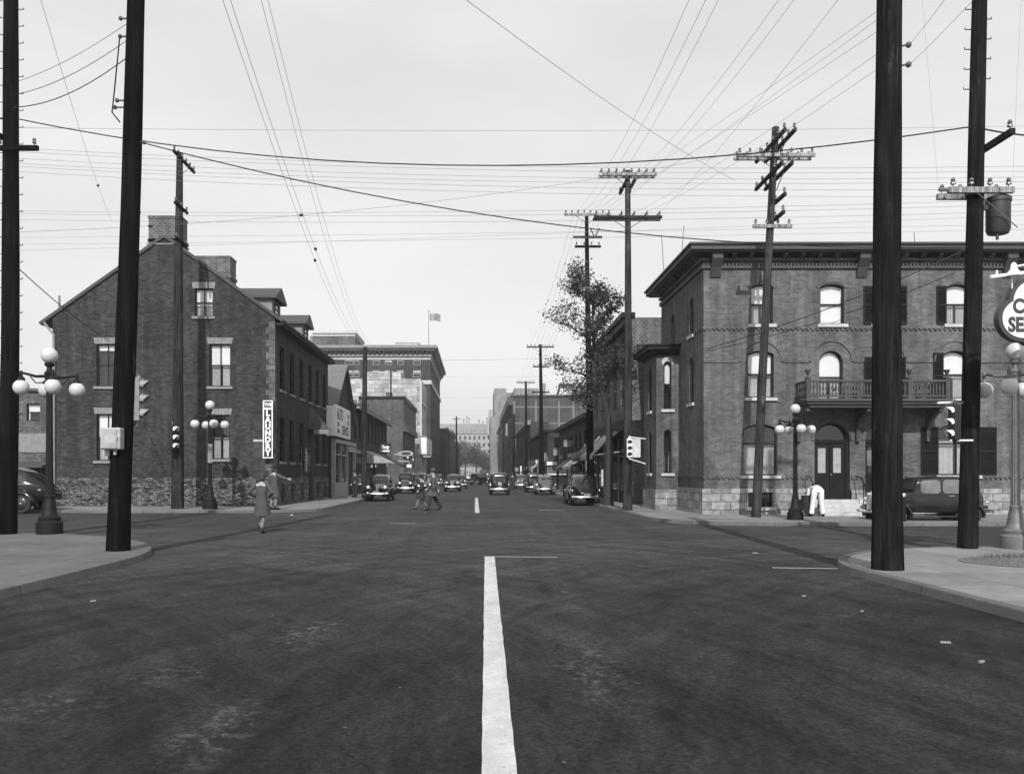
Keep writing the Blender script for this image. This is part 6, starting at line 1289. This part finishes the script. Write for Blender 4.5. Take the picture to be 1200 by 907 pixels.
# ================================================================== PEOPLE
def skin_mesh(verts, edges, radii, sub=2):
    me = bpy.data.meshes.new('b'); me.from_pydata(verts, edges, []); o = bpy.data.objects.new('b', me); COL.objects.link(o)
    sk = o.modifiers.new('s', 'SKIN'); sk.use_smooth_shade = True; L = me.skin_vertices[0].data
    for i, r_ in enumerate(radii): L[i].radius = (r_, r_) if not hasattr(r_, '__len__') else r_; L[i].use_root = (i == 0)
    sb = o.modifiers.new('u', 'SUBSURF'); sb.levels = sub; sb.render_levels = sub
    bpy.context.view_layer.update(); dg = bpy.context.evaluated_depsgraph_get(); nm = bpy.data.meshes.new_from_object(o.evaluated_get(dg)); bpy.data.objects.remove(o)
    return [v.co.copy() for v in nm.vertices], [tuple(p.vertices) for p in nm.polygons]
def person(label, loc, rz, J, outfit, s=1.0, grp=None):
    """J: joint dict in local coords, facing -Y. outfit: coat/trouser/skirt parts"""
    g = empty('person', loc, rz, local=True); tag(g, label, 'person', grp); g.scale = (s,) * 3
    D = dict(pel=(0, 0, .93), sp=(0, 0, 1.1), ch=(0, 0, 1.30), nk=(0, 0, 1.44), hd=(0, -.02, 1.53), ht=(0, -.02, 1.64),
             shl=(.17, 0, 1.38), ell=(.24, .02, 1.12), wrl=(.25, -.06, .88), shr=(-.17, 0, 1.38), elr=(-.24, .02, 1.12), wrr=(-.25, -.06, .88),
             hil=(.09, 0, .9), knl=(.1, -.02, .5), anl=(.1, .02, .09), tol=(.11, -.15, .04), hir=(-.09, 0, .9), knr=(-.1, -.02, .5), anr=(-.1, .02, .09), tor=(-.11, -.15, .04))
    D.update(J); D = {k: Vector(v) for k, v in D.items()}
    names = ['pel', 'sp', 'ch', 'nk', 'hd', 'ht', 'shl', 'ell', 'wrl', 'shr', 'elr', 'wrr', 'hil', 'knl', 'anl', 'tol', 'hir', 'knr', 'anr', 'tor']; ix = {n: i for i, n in enumerate(names)}
    rad = dict(pel=(.14, .1), sp=(.12, .09), ch=(.15, .1), nk=.052, hd=.085, ht=.075, shl=.06, ell=.042, wrl=.028, shr=.06, elr=.042, wrr=.028, hil=.088, knl=.055, anl=.038, tol=.035, hir=.088, knr=.055, anr=.038, tor=.035)
    E = [('pel', 'sp'), ('sp', 'ch'), ('ch', 'nk'), ('nk', 'hd'), ('hd', 'ht'), ('ch', 'shl'), ('shl', 'ell'), ('ell', 'wrl'), ('ch', 'shr'), ('shr', 'elr'), ('elr', 'wrr'), ('pel', 'hil'), ('hil', 'knl'), ('knl', 'anl'), ('anl', 'tol'), ('pel', 'hir'), ('hir', 'knr'), ('knr', 'anr'), ('anr', 'tor')]
    v, f = skin_mesh([D[n] for n in names], [(ix[a], ix[b_]) for a, b_ in E], [rad[n] for n in names]); m = MB(); m.add(v, f)
    up = (D['ht'] - D['nk']).normalized(); fwd = Vector((0, -1, 0)); fwd = (fwd - up * fwd.dot(up)).normalized(); sd_ = up.cross(fwd)
    hc = (D['hd'] + D['ht']) / 2 + up * .02
    m.ball(hc, .098, 16, 12, (.82, .98, 1.18)); m.ball(hc + fwd * .1 - up * .015, .02, 8, 6, (1, 1.2, 1.6)); m.ball(hc + fwd * .085 - up * .06, .022, 8, 5, (1.4, .8, .4))
    for q in (-1, 1): m.ball(hc + sd_ * q * .082, .02, 8, 6, (.5, 1, 1.5))
    for w_, e_ in (('wrl', 'ell'), ('wrr', 'elr')):
        d = (D[w_] - D[e_]).normalized(); s_ = d.cross(Vector((0, 1, .2))).normalized(); p = D[w_]; n_ = d.cross(s_)
        m.tube([p - d * .01, p + d * .04, p + d * .085], [.026, .036, .03], 8)
        for k, L_ in enumerate((.062, .075, .07, .055)):
            o_ = p + d * .08 + s_ * (k - 1.5) * .018; m.tube([o_, o_ + d * L_ * .5 + n_ * .006, o_ + d * L_ * .85 + n_ * .022], [.0095, .0085, .006], 6)
        m.tube([p + d * .03 + s_ * -.03, p + d * .065 + s_ * -.052 + n_ * .01, p + d * .095 + s_ * -.055 + n_ * .02], [.012, .01, .007], 6)
    m.build('body', outfit.get('legs_skin', SKIN) if False else SKIN, g, smooth=True)
    e = MB()
    for q in (-1, 1): e.ball(hc + fwd * .09 + sd_ * q * .033 + up * .012, .011, 8, 6)
    e.build('eyes', HAIR, g)
    h = MB(); h.ball(hc + up * .03 - fwd * .022, .108, 16, 12, (.88, .95, 1.1)); 
    if outfit.get('long_hair'): h.ball(hc - up * .04 - fwd * .045, .09, 12, 8, (1.05, .8, 1.1))
    h.build('hair', outfit.get('hair', HAIR), g, smooth=True)
    if 'hat' in outfit:
        h = MB(); c = hc + up * .085; h.lathe([(.17, 0), (.17, .012), (.1, .02), (.095, .1), (.07, .125), (.02, .115)], (0, 0, 0), 18); rot = Vector((0, 0, 1)).rotation_difference(up).to_matrix().to_4x4(); h.xf(Matrix.Translation(c) @ rot); h.build('hat', outfit['hat'], g, smooth=True)
    if 'top' in outfit:
        mt = outfit['top']; ln = outfit.get('coat', 0)
        t_ = MB(); rs = []; axis = [(D['nk'] + Vector((0, 0, -.01)), .065, .06), (D['nk'].lerp(D['ch'], .35), .15, .09), (D['ch'], .185, .122), (D['sp'], .155, .112), (D['pel'], .175, .128)]
        if ln: 
            kn = (D['knl'] + D['knr']) / 2; spread = abs(D['knl'].y - D['knr'].y) / 2
            axis += [(D['pel'].lerp(kn, .45), .2, .15 + spread * .5), (D['pel'].lerp(kn, ln), .23, .16 + spread)]
        for k_, (c, a, b_) in enumerate(axis):
            dn = (axis[min(k_ + 1, len(axis) - 1)][0] - axis[max(k_ - 1, 0)][0]).normalized(); sx_ = Vector((1, 0, 0)); by_ = sx_.cross(dn).normalized()
            rs.append([c + sx_ * a * math.cos(2 * PI * j / 20) * (1 + (.05 * math.sin(j * 2.5 + k_) if k_ > 4 else 0)) + by_ * b_ * math.sin(2 * PI * j / 20) * (1 + (.08 * math.sin(j * 1.9) if k_ > 4 else 0)) for j in range(20)])
        t_.loft(rs)
        for a, b_, c in (('shl', 'ell', 'wrl'), ('shr', 'elr', 'wrr')):
            inn = D[a].lerp(D['ch'], .35); t_.tube([inn, D[a], D[a].lerp(D[b_], .5), D[b_], D[b_].lerp(D[c], .5), D[b_].lerp(D[c], .93)], [.07, .078, .066, .06, .052, .046], 12)
        t_.build('coat' if ln else 'jacket', mt, g, smooth=True)
    if 'trousers' in outfit:
        t_ = MB()
        for a, b_, c in (('hil', 'knl', 'anl'), ('hir', 'knr', 'anr')):
            up_ = D['pel'].lerp(D[a], .6) + Vector((0, 0, .04)); t_.tube([up_, D[a], D[a].lerp(D[b_], .5), D[b_], D[b_].lerp(D[c], .5), D[b_].lerp(D[c], .95)], [.1, .112, .1, .085, .08, .085], 14)
        t_.tube([D['pel'].lerp(D['sp'], .5), D['pel'], (D['hil'] + D['hir']) / 2 + Vector((0, 0, -.05))], [.13, .155, .12], 14)
        t_.build('trousers', outfit['trousers'], g, smooth=True)
    elif 'stockings' in outfit:
        t_ = MB()
        for a, b_ in (('knl', 'anl'), ('knr', 'anr')): t_.tube([D[a] + Vector((0, 0, .08)), D[a], D[a].lerp(D[b_], .35), D[b_]], [.066, .06, .062, .042], 10)
        t_.build('stockings', outfit['stockings'], g, smooth=True)
    t_ = MB()
    for a, b_ in (('anl', 'tol'), ('anr', 'tor')):
        d = (D[b_] - D[a]).normalized(); q = MB(); q.tube([D[a] + Vector((0, 0, .05)) - d * .02, D[a] - d * .03 + Vector((0, 0, -.03)), D[a].lerp(D[b_], .5) + Vector((0, 0, -.01)), D[b_], D[b_] + d * .05], [.048, .056, .052, .046, .03], 10); q.build('shoe', SHOE, g, smooth=True)
    return g
# woman hurrying away (back to us)
person('person with dark hair in a belted grey coat hurrying across the near left roadway', (Xp(306.5, 24.3), 24.3, .01), R(176),
       dict(nk=(0, -.04, 1.43), hd=(0, -.07, 1.51), ht=(.0, -.08, 1.6), ell=(.36, .1, 1.14), wrl=(.2, -.12, 1.04), elr=(-.36, .12, 1.15), wrr=(-.2, -.1, 1.04), knl=(.06, -.2, .54), anl=(.04, -.02, .16), tol=(.04, -.16, .1), knr=(-.07, .02, .5), anr=(-.04, .12, .1), tor=(-.05, -.02, .04)),
       dict(top=COAT1, coat=.95, stockings=STOCK, long_hair=True), 1.0)
person('person in a grey coat with one arm stretched out, standing at the laundry corner kerb', (Xp(321, 37), 37, .13), R(150),
       dict(shr=(-.17, 0, 1.38), elr=(-.42, -.04, 1.27), wrr=(-.66, -.08, 1.22), ell=(.22, .04, 1.12), wrl=(.2, -.14, .98), anl=(.08, .1, .09), tol=(.08, -.06, .04)), dict(top=COAT2, coat=1.0, stockings=STOCK, hat=SUIT, long_hair=True), 1.1)
person('tall person in a hat and long grey coat striding across the middle of the street', (Xp(508.5, 39.4), 39.4, .01), R(-72),
       dict(knl=(.09, -.2, .5), anl=(.09, -.28, .09), tol=(.1, -.44, .05), knr=(-.09, .08, .5), anr=(-.09, .32, .16), tor=(-.1, .2, .05), wrl=(.25, .12, .9), ell=(.24, .08, 1.14), wrr=(-.25, -.22, .92)), dict(top=COAT2, coat=.75, trousers=SUIT, hat=COAT2), 1.08, 'couple crossing the street')
person('shorter person in dark clothes crossing just left of the tall person in a hat', (Xp(494, 40.5), 40.5, .01), R(-78),
       dict(knl=(.07, -.16, .5), anl=(.07, -.3, .09), tol=(.08, -.44, .06), knr=(-.07, .06, .5), anr=(-.07, .28, .15), tor=(-.07, .16, .05), wrl=(.24, -.2, .95)), dict(top=SUIT, coat=.85, stockings=STOCK, hat=SUIT), .92, 'couple crossing the street')
person('person in a dark suit standing at the dark doorway beside the pale shopfront', (Xp(416, 56.5), 56.5, .13), R(-30), dict(ell=(.26, .03, 1.12), wrl=(.16, -.16, 1.0)), dict(top=SUIT, coat=.4, trousers=SUIT, hat=SUIT), 1.02)
person('person in white overalls bending forward beside the brick house steps, back towards us', (Xp(957.5, 31.2), 31.2, .13), R(172),
       dict(pel=(0, .1, .96), sp=(0, -.06, 1.02), ch=(.03, -.3, .98), nk=(.04, -.45, .9), hd=(.05, -.52, .82), ht=(.05, -.6, .73), shl=(.2, -.3, .95), ell=(.24, -.38, .66), wrl=(.2, -.44, .42), shr=(-.14, -.3, .95), elr=(-.2, -.4, .66), wrr=(-.16, -.46, .42),
            hil=(.1, .1, .93), knl=(.15, .02, .5), anl=(.2, .04, .09), tol=(.22, -.12, .04), hir=(-.1, .1, .93), knr=(-.15, .02, .5), anr=(-.2, .04, .09), tor=(-.22, -.12, .04)), dict(top=WHITEC, trousers=WHITEC), 1.02)
for i, (px, Y, lab) in enumerate(((600.5, 84, 'small dark person standing between the moving car and the right hand parked cars'), (944.5, 31.9, 'person in dark clothes standing beside the bending person, mostly behind the lamp'))):
    if i == 1: continue
    person(lab, (Xp(px, Y), Y, .012), R(160), {}, dict(top=SUIT, coat=.5, trousers=SUIT, hat=SUIT), 1.0)
m = MB(); px, Y = 948, 31.6; X_ = Xp(px, Y); m.box(X_ - .28, X_ + .12, Y - .25, Y + .25, .35, .75); m.lathe([(.2, -.03), (.2, .03)], (X_ - .1, Y - .28, .35), 14, 'y'); m.tube([(X_ + .1, Y, .6), (X_ + .1, Y + .0, .95), (X_ - .15, Y, 1.0)], .025, 6)
m.box(X_ - .22, X_ + .05, Y - .2, Y + .2, .75, .9); tag(m.build('hand_cart', SIGB), 'small dark wheeled cart beside the bending person in white', 'cart')

# ================================================================== TREES
def tree(name, label, base, height, crown, nleaf, leaf, seed, trunk_r, kind='near', lean=(0, 0), grp=None):
    rnd = random.Random(seed); g = empty(name, base); tag(g, label, 'tree', grp); b = Vector(base); tm = MB(); tips = []
    def branch(p, d, L_, r_, lv):
        n = 5; pts = [p]; rr = [r_]
        for i in range(n):
            d = (d + Vector((rnd.gauss(0, .13), rnd.gauss(0, .13), rnd.gauss(.05, .08)))).normalized(); p = p + d * L_ / n; pts.append(p); rr.append(r_ * (1 - .75 * (i + 1) / n))
            if lv >= 2: tips.append(p)
            if lv < 3 and i >= 1:
                for _ in range(2 if lv < 2 else 2):
                    a = rnd.uniform(0, 2 * PI); nd = (d * rnd.uniform(.35, .9) + Vector((math.cos(a), math.sin(a), rnd.uniform(-.1, .5)))).normalized(); branch(p, nd, L_ * rnd.uniform(.4, .62), rr[-1] * .6, lv + 1)
        tm.tube(pts, rr, 7 if lv < 2 else 4)
    if kind == 'near':
        P = [b, b + Vector((.03, 0, 1.6)), b + Vector((.06, .05, 3.2)), b + Vector((-.02, .1, 4.5)), b + Vector((-.45, .1, 6.3)), b + Vector((-.75, 0, 8.2)), b + Vector((-.8, 0, 10.6))]
        tm.tube(P, [trunk_r * 1.35, trunk_r, trunk_r * .92, trunk_r * .75, trunk_r * .55, trunk_r * .36, .03], 12)
        for (i, k, az_, el, L_) in ((3, .2, 200, 40, 2.2), (3, .6, 20, 45, 2.2), (4, 0, 190, 20, 2.5), (4, .2, 350, 30, 2.2), (4, .4, 100, 25, 1.8), (4, .7, 250, 35, 2.3), (5, 0, 170, 30, 2.6), (5, .3, 20, 35, 2.2), (5, .5, 290, 35, 2.0), (5, .8, 150, 50, 1.7), (3, .9, 300, 25, 1.9), (4, .9, 60, 50, 1.8), (5, .95, 200, 55, 1.7), (5, .6, 60, 60, 1.5), (3, .1, 175, 15, 2.2)):
            p = P[i].lerp(P[i + 1], k); branch(p, Vector((math.cos(R(az_)) * math.cos(R(el)), math.sin(R(az_)) * math.cos(R(el)), math.sin(R(el)))), L_ * .68, trunk_r * .3, 1)
        pr = MB()
    else:
        tm.tube([b, b + Vector((lean[0], 0, height * .45)), b + Vector((lean[0] * 1.5, 0, height * .7))], [trunk_r, trunk_r * .7, trunk_r * .3], 8)
        for i in range(9):
            a = rnd.uniform(0, 2 * PI); branch(b + Vector((0, 0, height * rnd.uniform(.3, .6))), Vector((math.cos(a), math.sin(a), rnd.uniform(.2, 1.2))).normalized(), crown * rnd.uniform(.6, 1), trunk_r * .4, 2)
    tm.build('trunk', BARK, g, smooth=True)
    lm = MB()
    for i in range(nleaf):
        p = rnd.choice(tips); c = p + Vector((rnd.gauss(0, 1), rnd.gauss(0, 1), rnd.gauss(0, 1))) * (.17 if kind == 'near' else crown * .12)
        s_ = leaf * rnd.uniform(.6, 1.3); u = Vector((rnd.gauss(0, 1), rnd.gauss(0, 1), rnd.gauss(0, 1))).normalized(); w_ = u.cross(Vector((rnd.gauss(0, 1), rnd.gauss(0, 1), rnd.gauss(0, 1)))).normalized()
        lm.add([c - u * s_, c + w_ * s_ * .6 - u * s_ * .1, c + u * s_ + (u.cross(w_)) * s_ * .3, c - w_ * s_ * .6 - u * s_ * .1], [(0, 1, 2, 3)])
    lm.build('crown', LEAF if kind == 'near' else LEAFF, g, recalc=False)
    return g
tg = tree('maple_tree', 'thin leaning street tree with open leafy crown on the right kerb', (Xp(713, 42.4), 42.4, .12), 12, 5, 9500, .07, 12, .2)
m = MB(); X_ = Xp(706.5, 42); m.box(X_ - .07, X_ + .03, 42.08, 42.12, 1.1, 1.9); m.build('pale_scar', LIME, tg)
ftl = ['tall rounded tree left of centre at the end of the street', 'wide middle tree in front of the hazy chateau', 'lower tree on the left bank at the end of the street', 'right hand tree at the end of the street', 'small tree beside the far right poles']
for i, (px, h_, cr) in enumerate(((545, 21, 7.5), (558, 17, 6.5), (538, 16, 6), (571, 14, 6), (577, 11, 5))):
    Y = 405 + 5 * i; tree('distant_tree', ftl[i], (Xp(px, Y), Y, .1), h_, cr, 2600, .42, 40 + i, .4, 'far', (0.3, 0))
tree('roof_height_tree', 'sparse pale leafed tree rising between the gabled shop and the theatre', (-14.8, 96, .1), 13, 3.2, 1500, .2, 77, .25, 'far')

# ================================================================== AIR, SKY, LIGHT, CAMERA
hz = MB(); hz.box(-1510, 1510, -70, 1510, -1, 46)
t = NT('haze_air'); t.m.node_tree.nodes.remove(t.n('ShaderNodeBsdfDiffuse')); pv = t.n('ShaderNodeVolumePrincipled'); pv.inputs['Color'].default_value = (1, 1, 1, 1); pv.inputs['Density'].default_value = .0006; pv.inputs['Anisotropy'].default_value = .6
t.l(pv.outputs[0], t.out.inputs[1]); o = hz.build('haze', t.m, origin=(0, 0, 0)); o['kind'] = 'stuff'
w = bpy.data.worlds.new('World'); scene.world = w; w.use_nodes = True; nt = w.node_tree; nt.nodes.clear()
EL, AZ = R(38), math.atan2(.05, 1)      # light travels towards +Y, slightly +X
out = nt.nodes.new('ShaderNodeOutputWorld'); bg = nt.nodes.new('ShaderNodeBackground'); sky = nt.nodes.new('ShaderNodeTexSky'); sky.sky_type = 'NISHITA'; sky.sun_disc = False
sky.sun_elevation = EL; sky.sun_rotation = PI + AZ; sky.air_density = 1.0; sky.dust_density = 2.2; sky.ozone_density = 1
bw = nt.nodes.new('ShaderNodeRGBToBW'); nt.links.new(sky.outputs[0], bw.inputs[0])
# thin cloud veil lifts the sky unevenly
tc = nt.nodes.new('ShaderNodeTexCoord'); mp = nt.nodes.new('ShaderNodeMapping'); mp.inputs['Scale'].default_value = (1, 1, 3.5); nt.links.new(tc.outputs['Generated'], mp.inputs[0])
nz = nt.nodes.new('ShaderNodeTexNoise'); nz.inputs['Scale'].default_value = 1.6; nz.inputs['Detail'].default_value = 6; nz.inputs['Roughness'].default_value = .5; nt.links.new(mp.outputs[0], nz.inputs['Vector'])
mr = nt.nodes.new('ShaderNodeMapRange'); nt.links.new(nz.outputs['Fac'], mr.inputs[0]); mr.inputs[1].default_value = .35; mr.inputs[2].default_value = .7; mr.inputs[3].default_value = .6; mr.inputs[4].default_value = .8
mx = nt.nodes.new('ShaderNodeMix'); nt.links.new(mr.outputs[0], mx.inputs[0]); nt.links.new(bw.outputs[0], mx.inputs[2]); mx.inputs[3].default_value = SKYV = 9.5
nt.links.new(mx.outputs[0], bg.inputs['Color']); bg.inputs['Strength'].default_value = .112; nt.links.new(bg.outputs[0], out.inputs[0])
sl = bpy.data.lights.new('sun', 'SUN'); sl.energy = 4.5; sl.angle = R(.5); sl.color = (1, .995, .985); so = bpy.data.objects.new('sun', sl); COL.objects.link(so)
d = Vector((.05 * math.cos(EL), math.cos(EL), -math.sin(EL))); so.rotation_euler = d.to_track_quat('-Z', 'Y').to_euler(); so.location = (0, -20, 40)
cam = bpy.data.cameras.new('camera'); cam.sensor_width = 36; cam.lens = 30; cam.shift_x = 40 / 1200; cam.shift_y = (555 - 453.5) / 1200; cam.clip_end = 5000; cam.clip_start = .1
co = bpy.data.objects.new('camera', cam); COL.objects.link(co); co.location = (0, 0, H0); co.rotation_euler = (R(90), 0, 0); scene.camera = co
scene.view_settings.view_transform = 'Standard'; scene.view_settings.look = 'None'; scene.view_settings.exposure = 0; scene.view_settings.gamma = 1; scene.view_settings.use_curve_mapping = False
scene.render.engine = 'CYCLES'; scene.cycles.max_bounces = 6; scene.cycles.transparent_max_bounces = 12; scene.cycles.volume_bounces = 1
scene.render.resolution_x = 1024; scene.render.resolution_y = 773
